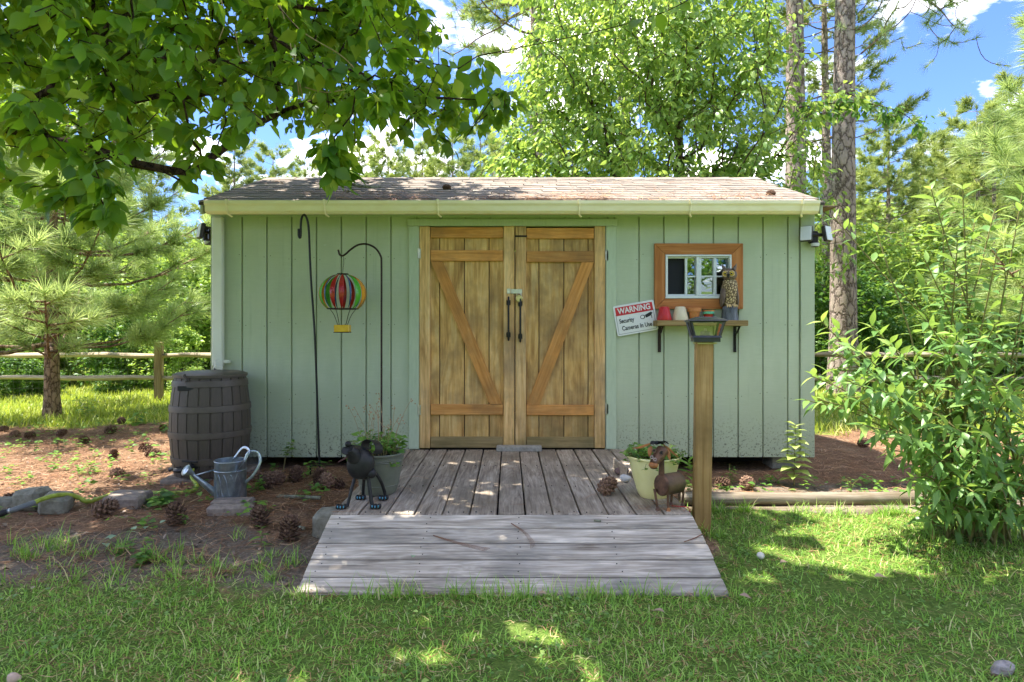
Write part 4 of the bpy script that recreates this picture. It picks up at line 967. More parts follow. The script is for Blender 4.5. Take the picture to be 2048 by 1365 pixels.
leafplate([at(1306, 886, 3.38), at(1292, 891, 3.38), at(1278, 895.5, 3.385), at(1264, 897, 3.39)], .0065, 'horn', horn, gh); leafplate([at(1326, 889, 3.40), at(1336, 897, 3.40), at(1347, 907, 3.405), at(1357, 915, 3.41)], .006, 'horn', horn, gh)
rg = random.Random(11)
for k in range(26):
    a = rg.uniform(-1, 1); b0 = at(1318+a*9, 889, 3.375)+Vector((0, rg.uniform(-.016, .015), 0))
    leafplate([b0, b0+Vector((a*.01-.004, rg.uniform(-.012, .006), .016)), b0+Vector((a*.034, rg.uniform(-.03, .006), .014-abs(a)*.014))], .0095, 'mane_tuft', MAT['rubber'], gh, up=(0, .3, 1))
gl_ = [([(1309, 978, 3.385), (1312, 997, 3.372), (1315, 1013, 3.37)], 0), ([(1335.5, 978, 3.36), (1336, 998, 3.355), (1336.5, 1016, 3.352)], 1), ([(1366, 972, 3.455), (1366.5, 990, 3.45), (1365, 1009, 3.45)], 0), ([(1344, 985, 3.47), (1343, 998, 3.47), (1342, 1005, 3.47)], 0)]
for pts, c_ in gl_:
    P = [at(*p) for p in pts]; P[-1].z = DZ+.014; m = MB(); m.tube(P, [.0075, .0065, .007], 8); lg = m.build('leg', rust, goat, True)
    f = P[-1]; m = MB(); m.lathe([(0, 0), (.0125, 0), (.0115, .008), (.006, .018), (0, .02)], Vector((f.x, f.y-.003, DZ+.001)), 10); m.build('hoof', horn if c_ else rust, lg, True)
m = MB(); m.tube([g1+Vector((-.01, 0, .045)), g1+Vector((.0, .012, .058)), g1+Vector((.008, .02, .05))], [.006, .005, .002], 6); m.build('tail', rust, goat, True)

# ------------------------------------------------------------------ flower pots on the deck
gp = proc('grey_green_plastic', S(98, 100, 86), S(118, 120, 104), 10, rough=.5, bump=.05); soil = proc('potting_soil', S(40, 32, 26), S(70, 56, 44), 60, rough=1, bump=.8)
yp = proc('pale_yellow_glaze', S(222, 212, 140), S(236, 228, 168), 6, rough=.38, bump=.04, spec=.5)
def planter(name, c, r0, r1, h, mat, label, bands, rimw):
    t = empty(name, c, label, 'flower pot'); c = Vector(c)
    prof = [(0, 0), (r0-.004, 0), (r0, .006)]+[(r0+(r1-r0)*(u**.8), h*u) for u in np.linspace(.1, .9, 9)]+[(r1-.004, h*.93)]
    prof += [(r1+rimw, h*.95), (r1+rimw+.002, h-.004), (r1+rimw-.004, h), (r1-.008, h-.003), (r1-.014, h*.8), (0, h*.8)]
    MB().lathe(prof, c, 40).build('body', mat, t, True, 35)
    for u in bands:
        r = r0+(r1-r0)*(u**.8); m = MB(); m.tube([c+Vector(((r+.0005)*math.cos(a), (r+.0005)*math.sin(a), h*u)) for a in np.linspace(0, 2*PI, 41)], .0035, 6); m.build('band', mat, t, True)
    MB().lathe([(r1-.014, h*.86), (r1*.5, h*.90), (0, h*.91)], c, 24).build('soil', soil, t, True)
    return t
GP = (X(757, 3.74), 3.755, DZ); YP = (X(1308, 3.655), 3.66, DZ)
planter('flower_pot', GP, .10, .150, .243, gp, 'grey green plastic flower pot on the deck behind the metal dog', (.22, .80, .84), .008)
planter('flower_pot', YP, .082, .150, .238, yp, 'pale yellow glazed flower pot on the deck behind the tin goat', (), .004)
# white stone, wood scrap and loose bits beside the pot
def rock(name, c, s, label, cat, mat, seed, rot=0):
    m = MB(); m.ell((0, 0, 0), (1, 1, 1), 12, 8); rg = np.random.default_rng(seed)
    d = rg.normal(size=(9, 3)); d = nrm(d)
    vs_ = []
    for p in m.v:
        q_ = np.array(p); r = 1
        for k in d: r = min(r, .78/max(.05, float(np.dot(q_, k)))) if float(np.dot(q_, k)) > .6 else r
        vs_.append(Vector(q_*r*np.array(s)))
    m.v = vs_; me = m.mesh(name, mat, True, 35)
    o = place(name, me, None, c, (0, 0, rot)); tag(o, label, cat); return o
rock('white_stone', (X(1251, 3.98), 4.0, DZ+.026), (.04, .032, .026), 'whitish pebble on the deck beside the yellow pot', 'stone', proc('white_quartz', S(176, 172, 168), S(214, 212, 208), 20, rough=.7), 1)
rock('brown_stone', (X(1246, 4.15), 4.2, DZ+.03), (.05, .04, .03), 'dark reddish stone on the deck behind the whitish pebble', 'stone', proc('red_stone', S(88, 70, 66), S(120, 98, 92), 20, rough=.8), 2)
c = Vector((X(1240, 4.2), 4.2, DZ+.045)); o = MB().box(c, (.018, .26, .085), Rm=Matrix.Rotation(.12, 3, 'Z'), ch=.004).build('wood_scrap', MAT['deck'], None, org=c); tag(o, 'short grey board standing on edge by the yellow pot', 'wood scrap')

# ------------------------------------------------------------------ edging stones, pavers, hose
def paver(px, py, D, s, label, mat, rz=0, rx=0, ry_=0, dz=0, bev=.012, seed=0):
    c = Vector((X(px, D), D, gz(X(px, D), D)+s[2]/2-.012+dz)); m = MB(); m.box((0, 0, 0), s, ch=bev)
    rg = random.Random(seed); m.v = [p+Vector((rg.uniform(-1, 1), rg.uniform(-1, 1), rg.uniform(-1, 1)))*.004 for p in m.v]
    o = place('edging_stone', m.mesh('edging_stone', mat), None, c, (rx, ry_, rz)); tag(o, label, 'edging stone')
paver(462, 1028, 3.86, (.255, .105, .065), 'flat tan paver of the pair, farther from the watering can', MAT['paver'], .02, seed=1)
paver(466, 1015, 3.985, (.25, .105, .062), 'flat tan paver of the pair, closer to the watering can', MAT['paver'], -.01, seed=2)
paver(248, 1010, 3.97, (.22, .12, .085), 'tan paver by the hose, its face partly mossy', MAT['paver'], .05, seed=3)
paver(262, 1003, 4.1, (.24, .11, .085), 'tan paver lying behind the mossy faced paver', MAT['paver'], -.08, seed=4)
paver(113, 1015, 3.93, (.16, .15, .12), 'rough mossy concrete block propping up the hose', MAT['stone'], .3, .1, .12, .01, .02, 5)
paver(66, 1008, 4.02, (.2, .14, .13), 'rough grey concrete block, tallest of the stones at the hose end', MAT['stone'], -.2, .0, -.1, .015, .025, 6)
paver(18, 1012, 4.05, (.22, .12, .075), 'flat grey paver beside the tall concrete block', MAT['stone'], .05, seed=7)
paver(655, 1022, 3.52, (.14, .17, .16), 'grey edging stone tucked under the deck corner', MAT['stone'], .1, seed=8, dz=-.01, bev=.03)
hp = [at(-6, 1030, 3.62), at(14, 1024, 3.64), at(34, 1018, 3.66), at(64, 1007, 3.72), at(84, 999, 3.78), at(112, 991, 3.86), at(138, 990, 3.95), at(158, 996, 4.0), at(176, 1004, 4.02), at(205, 1002, 4.2), at(235, 997, 4.3), at(290, 995, 4.32), at(345, 993, 4.3), at(385, 985, 4.33), at(394, 972, 4.42), at(384, 955, 4.52), at(385, 938, 4.55)]
for p in hp[9:14]: p.z = gz(p.x, p.y)+.014
hose = empty('garden_hose', hp[0], 'lime green garden hose arching over the stones toward the rain barrel', 'hose')
P = smoothpath(hp, 5); m = MB(); m.tube(P[12:], .0135, 10); m.build('tube', MAT['hose'], hose, True)
m = MB(); m.tube(P[5:17], .0155, 10); m.build('sleeve', MAT['hose_grey'], hose, True)
m = MB(); a_ = P[6]; dr = (P[0]-P[6]).normalized(); m.tube([a_, a_+dr*.03, a_+dr*.05, a_+dr*.09], [.014, .02, .017, .022], 10); m.tube([a_+dr*.07+Vector((0, 0, -.02)), a_+dr*.07+Vector((-.01, 0, .035))], .012, 8); m.tube([a_+dr*.075, a_+dr*.15+Vector((0, 0, -.025))], [.018, .013], 8); m.build('nozzle', MAT['rubber'], hose, True)
m = MB(); m.tube([a_+dr*.0, a_+dr*-.008], [.0165, .0165], 10); m.build('metal_ring', MAT['zinc'], hose, True)

# ------------------------------------------------------------------ log edging
def timber(px0, px1, D, zc, r, label, seed):
    x0, x1 = X(px0, D), X(px1, D); c = Vector(((x0+x1)/2, D, zc)); t = MB(); rg = random.Random(seed); pts = [(x0+(x1-x0)*u, D+rg.uniform(-.004, .004), zc+rg.uniform(-.003, .003)) for u in np.linspace(0, 1, 12)]
    t.tube(pts, r, 14, flat=.85); o = t.build('landscape_timber', MAT['log'], None, True, 60, org=c); tag(o, label, 'timber')
timber(1360, 2010, 4.12, .055, .048, 'round landscape timber edging the bed, laid atop the other timber', 1)
timber(1345, 2030, 4.045, -.024, .054, 'round landscape timber half sunk in grass under the upper timber', 2)

# ------------------------------------------------------------------ pine cones
def cone_mesh():
    m = MB(); n = 66; ga = 2.39996
    prm = [(0, .0), (.02, .004), (.03, .03), (.026, .07), (.014, .10), (0, .115)]
    m.lathe(prm, n=10)
    for i in range(n):
        u = (i+.5)/n; z = .004+u*.106; a = i*ga; rr = .052*math.sin(PI*min(1, .22+.78*u))**.85+.004; tilt = .15+.75*u
        d = Vector((math.cos(a), math.sin(a), 0)); s = Vector((-d.y, d.x, 0)); up = Vector((0, 0, 1))
        o0 = d*.012+up*z; tipd = (d*math.cos(tilt)+up*math.sin(tilt)); L_ = rr*.95; w0, w1 = .005, .0165*(1-.35*u)
        P = [o0-s*w0, o0+s*w0, o0+tipd*L_*.8+s*w1, o0+tipd*L_-up*.004, o0+tipd*L_*.8-s*w1]
        th = (up*math.cos(tilt)-d*math.sin(tilt))*.0035
        vs_ = P+[p+th for p in P]; tipn = o0+tipd*(L_+.006)+up*.006; vs_.append(tipn)
        m.add(vs_, [(4, 3, 2, 1, 0), (5, 6, 7, 8, 9), (2, 3, 10), (3, 4, 10), (2, 10, 8, 7), (4, 9, 8, 10), (1, 2, 7, 6), (0, 5, 9, 4)])
    q = N('pine_cone'); f = q.noise(q.coord(), 60, 5)
    c = q.vary(q.ramp(f, [(.3, S(66, 48, 38)), (.55, S(116, 90, 72)), (.75, S(158, 130, 106))]), .25)
    m.v = [Vector((p.x, p.y, p.z*1.25)) for p in m.v]; rj = random.Random(4); m.v = [p+Vector((rj.uniform(-1, 1), rj.uniform(-1, 1), rj.uniform(-1, 1)))*.0022 for p in m.v]
    return m.mesh('pine_cone', q.pbr(c, .85, 0, q.bump(f, .4, .004), .2))
CM = cone_mesh()
cones = []   # zoomed survey coordinates of the bed, then others in picture pixels
zz = [(40, 182, 1), (95, 215, 1), (205, 218, .9), (320, 214, .8), (500, 252, .9), (590, 196, 1), (690, 140, 1), (800, 285, 1), (822, 332, 1.1), (640, 345, .8), (640, 448, 1), (930, 172, .8), (18, 590, .9),
      (520, 682, 1.12), (1010, 712, 1.15), (1485, 728, 1.2), (1640, 798, 1.25), (1590, 490, 1.1), (1500, 520, 1.15), (1680, 470, 1.15), (1870, 520, 1.1), (1960, 500, 1.1), (1815, 478, 1.0), (1430, 480, .9)]
for x, y, s in zz: cones.append((x/2.844, 800+y/2.844, s, None))
cones += [(1430, 972, 1.0, None), (1493, 980, 1.05, None), (1722, 893, 1.1, None), (1180, 981, 0, None)]
rg = random.Random(8)
for i, (px, py, s, _) in enumerate(cones):
    if s == 0: continue
    D = 1.125*F/(py-664); x = X(px, D); 
    if x < -.9: D = (H-gz(x, D))*F/(py-664); x = X(px, D)
    if D > 7.8: D = 7.8; x = X(px, D)
    D = min(D, 5.6) if -2.3 < x < 2.3 else D
    if -2.3 < x < 2.3: D = min(D, 5.0)
    lying = rg.random() < .75; z = gz(x, D)+(.030 if lying else -.004)*s
    o = place('pine_cone', CM, None, (x, D, z), (rg.uniform(1.1, 1.7) if lying else rg.uniform(-.2, .2), rg.uniform(-.3, .3), rg.uniform(0, 6.28)), s*.8*rg.uniform(.92, 1.08))
    lab = 'open brown pine cone lying on the bare soil between the hose and the ramp' if (py > 1030) else ('open brown pine cone heaped under the shed wall behind the watering can' if (px > 480 and x < 0) else ('open brown pine cone on the straw under the young pine' if x < 0 else 'open brown pine cone on the bed behind the landscape timbers'))
    own = {13: 'dark pine cone where the arched hose end meets the mossy faced paver', 14: 'pine cone on bare soil between the hose stones and the paired pavers', 15: 'pine cone lying against the corner of the paired tan pavers', 16: 'round pine cone on bare soil closest to the ramp edge', 12: 'pine cone lying beside the flat grey paver at the hose nozzle',
           10: 'pine cone on the straw just behind the hose stones', 8: 'largest pine cone standing up on the straw beside the rain barrel', 6: 'pine cone at the meadow edge close to the fence post', 24: 'pine cone on the bed right behind the lantern post', 25: 'pine cone on the bed behind the timbers below the window', 26: 'pine cone on the shaded ground past the shed corner'}.get(i)
    if own: tag(o, own, 'pine cone', 'pine cones around the shed'); continue
    tag(o, lab, 'pine cone', 'pine cones ' + ('on bare soil' if py > 1030 else 'under the shed wall' if (px > 480 and x < 0) else 'under the young pine' if x < 0 else 'in the right bed'))
o = place('pine_cone', CM, None, (X(1202, 3.66), 3.66, DZ+.03), (1.2, .2, 2.2), .82); tag(o, 'open brown pine cone lying alone on the deck planks', 'pine cone')

# ------------------------------------------------------------------ split rail fence
MAT['dull_wire'] = plain('dull_wire', S(112, 110, 100), .7)
def fence(xs, y, label, wire=True, h=.98, seed=0):
    t = empty('rail_fence', ((xs[0]+xs[-1])/2, y, 0), label, 'fence'); rg = random.Random(seed)
    for x in xs:
        m = MB(); m.box((0, 0, 0), (.12, .10, h+.1), ch=.015); m.v = [p+Vector((rg.uniform(-.008, .008), rg.uniform(-.008, .008), 0)) for p in m.v]
        place('post', m.mesh('post', MAT['fpost']), t, Vector((x, y, h/2-.05))-Vector(t.location), (rg.uniform(-.02, .02), rg.uniform(-.02, .02), rg.uniform(-.1, .1)))
    for a, b in zip(xs[:-1], xs[1:]):
        for z in (.41, .775):
            k = 7; m = MB(); l = b-a+.1
            m.tube([(-l/2+l*i/(k-1), rg.uniform(-.012, .012)+.02, rg.uniform(-.012, .012)) for i in range(k)], [.035]+[rg.uniform(.045, .058) for _ in range(k-2)]+[.035], 7, flat=.8)
            place('rail', m.mesh('rail', MAT['rail'], True, 50), t, Vector(((a+b)/2, y, z+rg.uniform(-.015, .015)))-Vector(t.location), (0, rg.uniform(-.006, .006), 0))
    if wire:
        m = MB(); yw = y+.07
        for x in np.arange(xs[0], xs[-1], .1): m.box((x, yw, .46), (.0018, .0018, .88))
        for z in np.arange(.05, .92, .1): m.box(((xs[0]+xs[-1])/2, yw, z), (xs[-1]-xs[0], .0018, .0018))
        m.build('wire_mesh', MAT['dull_wire'], t)['kind'] = 'stuff'
fence([-13.0, -10.6, -8.05, -5.47, -2.9, -.4], 9.9, 'split rail fence with wire mesh behind the young pine and rain barrel', seed=1)
fence([2.2, 4.7, 7.1, 9.6, 12.1], 9.9, 'split rail fence beyond the bushy shrub and pine trunks', seed=2)
# ------------------------------------------------------------------ vegetation tools
def grow(rng, trunk, targets, seg=.25, sag=.05, wpath=.3, jit=.25):
    """branches that reach every target, each forking off the nearest older wood; returns nodes, parents, tip index of each target"""
    nodes = [np.array(p, float) for p in trunk]; par = [-1]+list(range(len(trunk)-1)); plen = [0.0]
    for i in range(1, len(nodes)): plen.append(plen[-1]+np.linalg.norm(nodes[i]-nodes[i-1]))
    A = np.array(nodes); cap = 60000; buf = np.zeros((cap, 3)); buf[:len(A)] = A; pl = np.zeros(cap); pl[:len(A)] = plen; n = len(A)
    T = np.asarray(targets); d0 = np.min(np.linalg.norm(T[:, None]-A[None], axis=2), 1); order = np.argsort(d0); tips = np.zeros(len(T), int)
    for t in order:
        p = T[t]; d = np.linalg.norm(buf[:n]-p, axis=1); j = int(np.argmin(d+wpath*pl[:n])); q = buf[j].copy(); D = d[j]
        k = max(1, int(D/seg)); prev = j
        off = rng.normal(size=3)*jit*D*.35
        for i in range(1, k+1):
            u = i/k; b = q+(p-q)*u+off*math.sin(PI*u)*.5+np.array([0, 0, sag*D*math.sin(PI*u)])
            buf[n] = b; pl[n] = pl[prev]+np.linalg.norm(b-buf[prev]); par.append(prev); prev = n; n += 1
        tips[t] = prev
    return buf[:n].copy(), np.array(par), tips
def wood_mesh(name, nodes, par, mat, rtip=.003, power=.45, rmax=None, smooth=True, thick=None):
    n = len(nodes); cnt = np.zeros(n); kids = [[] for _ in range(n)]
    for i in range(n):
        if par[i] >= 0: kids[par[i]].append(i)
    for i in range(n-1, -1, -1):
        if not kids[i]: cnt[i] += 1
        if par[i] >= 0: cnt[par[i]] += cnt[i]
    r = rtip*cnt**power
    if rmax: r = np.minimum(r, rmax)
    m = MB(); starts = [(0, None)]
    while starts:
        i, p = starts.pop(); ch = [p] if p is not None else []
        ch.append(i)
        while kids[i]:
            ks = sorted(kids[i], key=lambda q: -cnt[q]); 
            for q in ks[1:]: starts.append((q, i))
            i = ks[0]; ch.append(i)
        if len(ch) < 2: continue
        rad = [r[q] for q in ch]
        if p is not None: rad[0] = min(rad[0], rad[1]*1.3)
        pts = [nodes[q] for q in ch]
        m.tube(pts, rad, 8 if max(rad) > .05 else 5 if max(rad) > .012 else 3, cap=False)
    return m.mesh(name, mat, smooth, None)
def bark(name, c1, c2, c3, sc=(9, 9, 3.2), depth=.03, plate=1.0):
    q = N(name); v = q.coord(sc, jitter=True); wv = q.n('ShaderNodeVectorMath', {0: v, 1: q.noise(v, 2.5, 4, col=True)}, operation='ADD').outputs[0]
    e = q.n('ShaderNodeTexVoronoi', {'Vector': wv, 'Scale': 1.0*plate}, feature='DISTANCE_TO_EDGE').outputs['Distance']
    n1 = q.noise(v, 6, 6, .7); h = q.math('ADD', q.ramp(e, [(0.0, 0.0), (.16, 1.0)]), q.math('MULTIPLY', n1, .6))
    cell = q.n('ShaderNodeTexVoronoi', {'Vector': wv, 'Scale': 1.0*plate}, feature='F1').outputs['Color']
    c = q.ramp(n1, [(.3, c2), (.7, c3)]); c = q.mix(.35, c, q.ramp(cell, [(.2, c2), (.8, c3)])); c = q.mix(q.ramp(e, [(.0, 1.0), (.10, 0.0)]), c, c1)
    return q.pbr(c, .95, 0, q.bump(h, .9, depth), .1)
MAT['pine_bark'] = bark('pine_bark', S(92, 78, 68), S(146, 128, 114), S(186, 170, 156), (8, 8, 4.2))
MAT['young_bark'] = bark('young_pine_bark', S(86, 68, 54), S(138, 112, 92), S(172, 148, 126), (16, 16, 8), .015)
MAT['bark'] = bark('grey_brown_bark', S(48, 38, 30), S(84, 70, 58), S(118, 104, 90), (30, 30, 10), .01)
MAT['dark_bark'] = bark('dark_branch', S(34, 26, 20), S(62, 48, 38), S(92, 74, 60), (30, 30, 10), .008)
OV, OVF = leaf_template([.15, .27, .30, .22, .08], .22, .25)     # broad ovate
OW, OWF = leaf_template([.20, .34, .36, .25, .09], .15, .2)
OM, OMF = leaf_template([.24, .34, .17], .25, .25)
LA, LAF = leaf_template([.09, .14, .12, .06], .3, .3)            # lance shaped
DI, DIF = leaf_template([.30], .3, .15)                          # far leaf, four faces
LF, LFF = leaf_template([.22, .20], .25, .35)
MAT['leaf_near'] = leafmat('broad_leaf', [(0, S(54, 92, 34)), (.5, S(80, 122, 42)), (.85, S(108, 146, 48)), (1, S(160, 168, 62))], S(176, 210, 36), .54)
MAT['leaf_gum'] = leafmat('sunlit_leaf', [(0, S(92, 130, 60)), (.5, S(126, 162, 80)), (1, S(178, 200, 112))], S(196, 216, 84), .48, rough=.36, spec=.55)
MAT['leaf_bg'] = leafmat('woodland_leaf', [(0, S(84, 122, 48)), (.5, S(124, 160, 68)), (1, S(174, 194, 104))], S(190, 212, 80), .45)
MAT['leaf_bg2'] = leafmat('dark_woodland_leaf', [(0, S(46, 84, 34)), (.5, S(70, 112, 44)), (1, S(104, 140, 60))], S(150, 190, 60), .4)
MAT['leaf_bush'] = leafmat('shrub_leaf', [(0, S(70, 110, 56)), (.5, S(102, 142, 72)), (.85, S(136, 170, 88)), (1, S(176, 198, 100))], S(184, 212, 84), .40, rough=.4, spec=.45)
MAT['leaf_weed'] = leafmat('weed_leaf', [(0, S(66, 112, 44)), (1, S(126, 166, 70))], S(180, 214, 70), .4)
MAT['leaf_silver'] = leafmat('silver_leaf', [(0, S(120, 150, 118)), (1, S(160, 184, 150))], S(170, 200, 120), .3)
MAT['needle'] = leafmat('pine_needle', [(0, S(108, 138, 76)), (.5, S(150, 174, 104)), (1, S(192, 208, 140))], S(200, 216, 120), .45, rough=.4, spec=.5)
MAT['needle_far'] = leafmat('far_pine_needle', [(0, S(96, 122, 60)), (.5, S(138, 160, 84)), (1, S(184, 192, 114))], S(190, 200, 100), .35)
MAT['grass'] = leafmat('lawn_blade', [(0, S(104, 146, 56)), (.35, S(138, 182, 74)), (.7, S(166, 202, 94)), (.93, S(190, 212, 116)), (1, S(216, 204, 150))], S(172, 210, 72), .4, rough=.5, spec=.3)
MAT['meadow'] = leafmat('meadow_blade', [(0, S(122, 142, 50)), (.6, S(166, 182, 66)), (1, S(212, 204, 118))], S(204, 214, 66), .35)
MAT['straw'] = leafmat('dry_needle', [(0, S(98, 64, 44)), (.5, S(142, 98, 66)), (.85, S(178, 134, 96)), (1, S(204, 170, 130))], S(170, 120, 70), .1, rough=.6)

def leaf_cluster(nodes, par, tips, rng, per, size, spreadr, T, TF, name, mat, droop=.35, back=4, upn=.8):
    pos = []; ax = []; nm = []; sz = []
    for t in tips:
        chain = [t]
        for _ in range(back):
            p = par[chain[-1]]
            if p < 0: break
            chain.append(p)
        tw = nodes[chain[0]]-nodes[chain[1]] if len(chain) > 1 else np.array([0, 0, 1.]); tw = tw/max(np.linalg.norm(tw), 1e-6)
        for k in range(per):
            u = rng.random()**1.5*(len(chain)-1); i = int(u); f = u-i; a = nodes[chain[i]]; b = nodes[chain[min(i+1, len(chain)-1)]]
            p = a+(b-a)*f; s = rng.normal(size=3); s -= tw*s.dot(tw)*.4; s /= np.linalg.norm(s)
            d = s*1.0+tw*.55; d[2] = d[2]*.5-droop; pos.append(p+s*rng.random()*spreadr); ax.append(d)
            q = rng.normal(size=3)*.45; q[2] += upn; nm.append(q); sz.append(size*rng.uniform(.65, 1.2))
    pos = np.array(pos); return spread(T, TF, pos, np.array(ax), np.array(nm), np.array(sz), rng.random(len(pos)), name, mat)

# ------------------------------------------------------------------ the broad leaved tree over the garden (trunk out of view on the left)
def low_edge(px):
    return np.interp(px, [-400, 0, 60, 110, 165, 215, 240, 300, 360, 400, 425, 450, 560, 610, 640, 675, 700, 715, 760, 800, 850, 890, 930, 950, 1000, 1030, 1050, 1060],
                    [420, 395, 370, 400, 405, 425, 345, 330, 345, 345, 325, 275, 270, 285, 320, 345, 350, 290, 262, 262, 255, 285, 295, 240, 225, 205, 195, -50])
def up_edge(px):      # where sky shows above the outermost bough
    return np.interp(px, [-400, 800, 860, 900, 960, 1060], [-5000, -5000, -20, 125, 150, 175])
def overhead_tree():
    rng = np.random.default_rng(12)
    def inframe(p):
        if p[1] < .3: return False, 0, 0
        px = 1018+p[0]*F/p[1]; py = 664-(p[2]-H)*F/p[1]; return (-150 < px < 2200 and py > -90), px, py
    vis = []; over = []
    while len(vis) < 820:
        p = np.array([rng.uniform(-4.2, .35), rng.uniform(2.5, 5.6), rng.uniform(1.7, 4.4)])
        ok, px, py = inframe(p)
        if not ok or px > 1056: continue
        if py > low_edge(px)-22 or py < up_edge(px): continue
        if p[1] > 4.6 and p[2] < 2.75: continue
        if py > 150 and rng.random() < .25: continue
        vis.append(p)
    while len(over) < 760:  # unseen part of the crown, shaped to shade lawn, deck and roof
        p = np.array([rng.uniform(-7.0, .7), rng.uniform(2.1, 6.8), rng.uniform(3.1, 6.1)])
        e = ((p[0]+3.2)/3.9)**2+((p[1]-4.2)/2.9)**2+((p[2]-4.4)/1.8)**2
        if e > 1: continue
        if p[0] > (.6 if p[1] < 3.2 else -.3 if p[1] < 5 else -.9): continue
        if p[0] < -4.3 and p[1] > 4.5: continue
        ok, px, py = inframe(p)
        if ok and px > 700: continue
        if ok:
            if py < low_edge(px)-22: vis.append(p)
            continue
        over.append(p)
    for _ in range(150): over.append(np.array([rng.uniform(-1.2, 1.0), rng.uniform(2.15, 3.35), rng.uniform(4.1, 5.5)]))  # unseen leaf clusters added above the view to shade the right lawn
    for q in [(640, 300, 2.9), (655, 325, 2.9), (668, 345, 2.9), (690, 355, 2.92), (702, 335, 2.95), (675, 315, 2.95), (60, 375, 2.8), (100, 395, 2.8), (130, 405, 2.8), (165, 412, 2.8), (188, 424, 2.8), (206, 434, 2.8), (214, 420, 2.8), (150, 385, 2.85), (110, 370, 2.85), (30, 370, 2.9), (420, 335, 3.2), (412, 318, 3.2), (880, 275, 3.6), (902, 290, 3.6), (930, 280, 3.65), (800, 262, 3.5), (985, 222, 3.7), (1010, 212, 3.7), (1032, 206, 3.7), (960, 205, 3.7), (1000, 190, 3.75)]: vis.append(np.array(at(*q)))
    # the leaves that hang into view at the top middle
    vis.append(np.array(at(1394, -14, 2.75)))
    T = np.array(vis+over)
    base = np.array([-4.9, 2.6, 0])
    trunk = [base, base+[.05, .02, .8], base+[.02, .1, 1.5], base+[.12, .12, 2.0], base+[.3, .2, 2.6], base+[.5, .2, 3.3], base+[.7, .2, 4.0], base+[.8, .2, 4.7]]
    # boughs measured in the photograph
    boughs = [[(-60, 235, 3.4), (0, 255, 3.35), (100, 275, 3.3), (200, 305, 3.2), (270, 328, 3.15), (330, 345, 3.1), (358, 360, 3.1)], [(270, 328, 3.15), (360, 345, 3.3), (400, 335, 3.4), (430, 310, 3.5)],
              [(-60, -60, 3.6), (60, -10, 3.6), (130, 40, 3.6), (200, 75, 3.6), (260, 110, 3.6), (330, 118, 3.65), (400, 122, 3.7), (520, 130, 3.8), (640, 145, 3.9)], [(160, 170, 3.5), (210, 140, 3.55), (260, 125, 3.6)],
              [(500, 255, 3.7), (560, 225, 3.75), (620, 205, 3.8), (700, 200, 3.85), (800, 195, 3.85), (900, 197, 3.9), (960, 200, 3.9), (1010, 205, 3.9)], [(330, 180, 3.7), (420, 230, 3.7), (500, 255, 3.7)],
              [(540, 70, 3.2), (600, 110, 3.2), (660, 150, 3.25), (720, 190, 3.3)]]
    pts = list(trunk); par0 = [-1]+list(range(len(trunk)-1))
    idx_at = {}
    nodes = [np.array(p, float) for p in trunk]; par = list(par0)
    for b in boughs:
        P = [np.array(at(*q)) for q in b]
        d = np.linalg.norm(np.array(nodes)-P[0], axis=1); j = int(np.argmin(d+.0)); 
        k = max(1, int(d[j]/.3)); q0 = nodes[j]; prev = j
        for i in range(1, k): nodes.append(q0+(P[0]-q0)*i/k+np.array([0, 0, .12*math.sin(PI*i/k)])); par.append(prev); prev = len(nodes)-1
        for p in P: nodes.append(p); par.append(prev); prev = len(nodes)-1
    # grow twigs from trunk and boughs
    n0 = len(nodes); A = np.array(nodes); cap = 40000; buf = np.zeros((cap, 3)); buf[:n0] = A; pl = np.zeros(cap)
    for i in range(1, n0): pl[i] = pl[par[i]]+np.linalg.norm(A[i]-A[par[i]])
    n = n0; d0 = np.min(np.linalg.norm(T[:, None]-A[None], axis=2), 1); tips = np.zeros(len(T), int)
    for t in np.argsort(d0):
        p = T[t]; d = np.linalg.norm(buf[:n]-p, axis=1); j = int(np.argmin(d+.12*pl[:n])); q = buf[j].copy(); D = d[j]; k = max(2, int(D/.16)); prev = j; off = rng.normal(size=3)*.1*D
        for i in range(1, k+1):
            u = i/k; buf[n] = q+(p-q)*u+off*math.sin(PI*u)+np.array([0, 0, .10*D*math.sin(PI*u)]); pl[n] = pl[prev]+D/k; par.append(prev); prev = n; n += 1
        tips[t] = prev
    nodes = buf[:n]; par = np.array(par)
    t = empty('broadleaf_tree', base, 'large broad leaved tree whose leafy boughs hang over the shed roof and lawn', 'tree')
    me = wood_mesh('trunk', nodes-base, par, MAT['dark_bark'], .0026, .46, .17)
    place('trunk', me, t)
    nv = len(vis)
    m1 = leaf_cluster(nodes-base, par, tips[:nv], rng, 12, .094, .05, OV, OVF, 'crown', MAT['leaf_near'], .62, 3, .75)
    place('crown', m1, t)
    m2 = leaf_cluster(nodes-base, par, tips[nv:], rng, 24, .165, .11, OW, OWF, 'crown', MAT['leaf_near'], .45, 4, .9)
    place('crown', m2, t)
    m = MB()
    for q in ([(560, 10, 3.1), (575, 60, 3.1), (585, 110, 3.1), (600, 170, 3.12), (606, 200, 3.12)], [(540, -10, 3.1), (600, 60, 3.1), (680, 110, 3.15), (720, 150, 3.2), (760, 190, 3.2)], [(590, 90, 3.1), (592, 140, 3.1), (598, 190, 3.1)], [(470, 60, 3.2), (480, 110, 3.2), (500, 128, 3.2)], [(610, 175, 3.1), (650, 185, 3.1), (690, 180, 3.15)], [(440, -10, 3.0), (450, 40, 3.0), (438, 80, 3.0)]): m.tube([p-Vector(base) for p in smoothpath([at(*k) for k in q], 6)], .0028, 4)
    place('vine_strands', m.mesh('vine_strands', proc('tan_vine', S(150, 128, 84), S(184, 160, 112), 20, rough=.8), True, None), t)['kind'] = 'stuff'
overhead_tree()

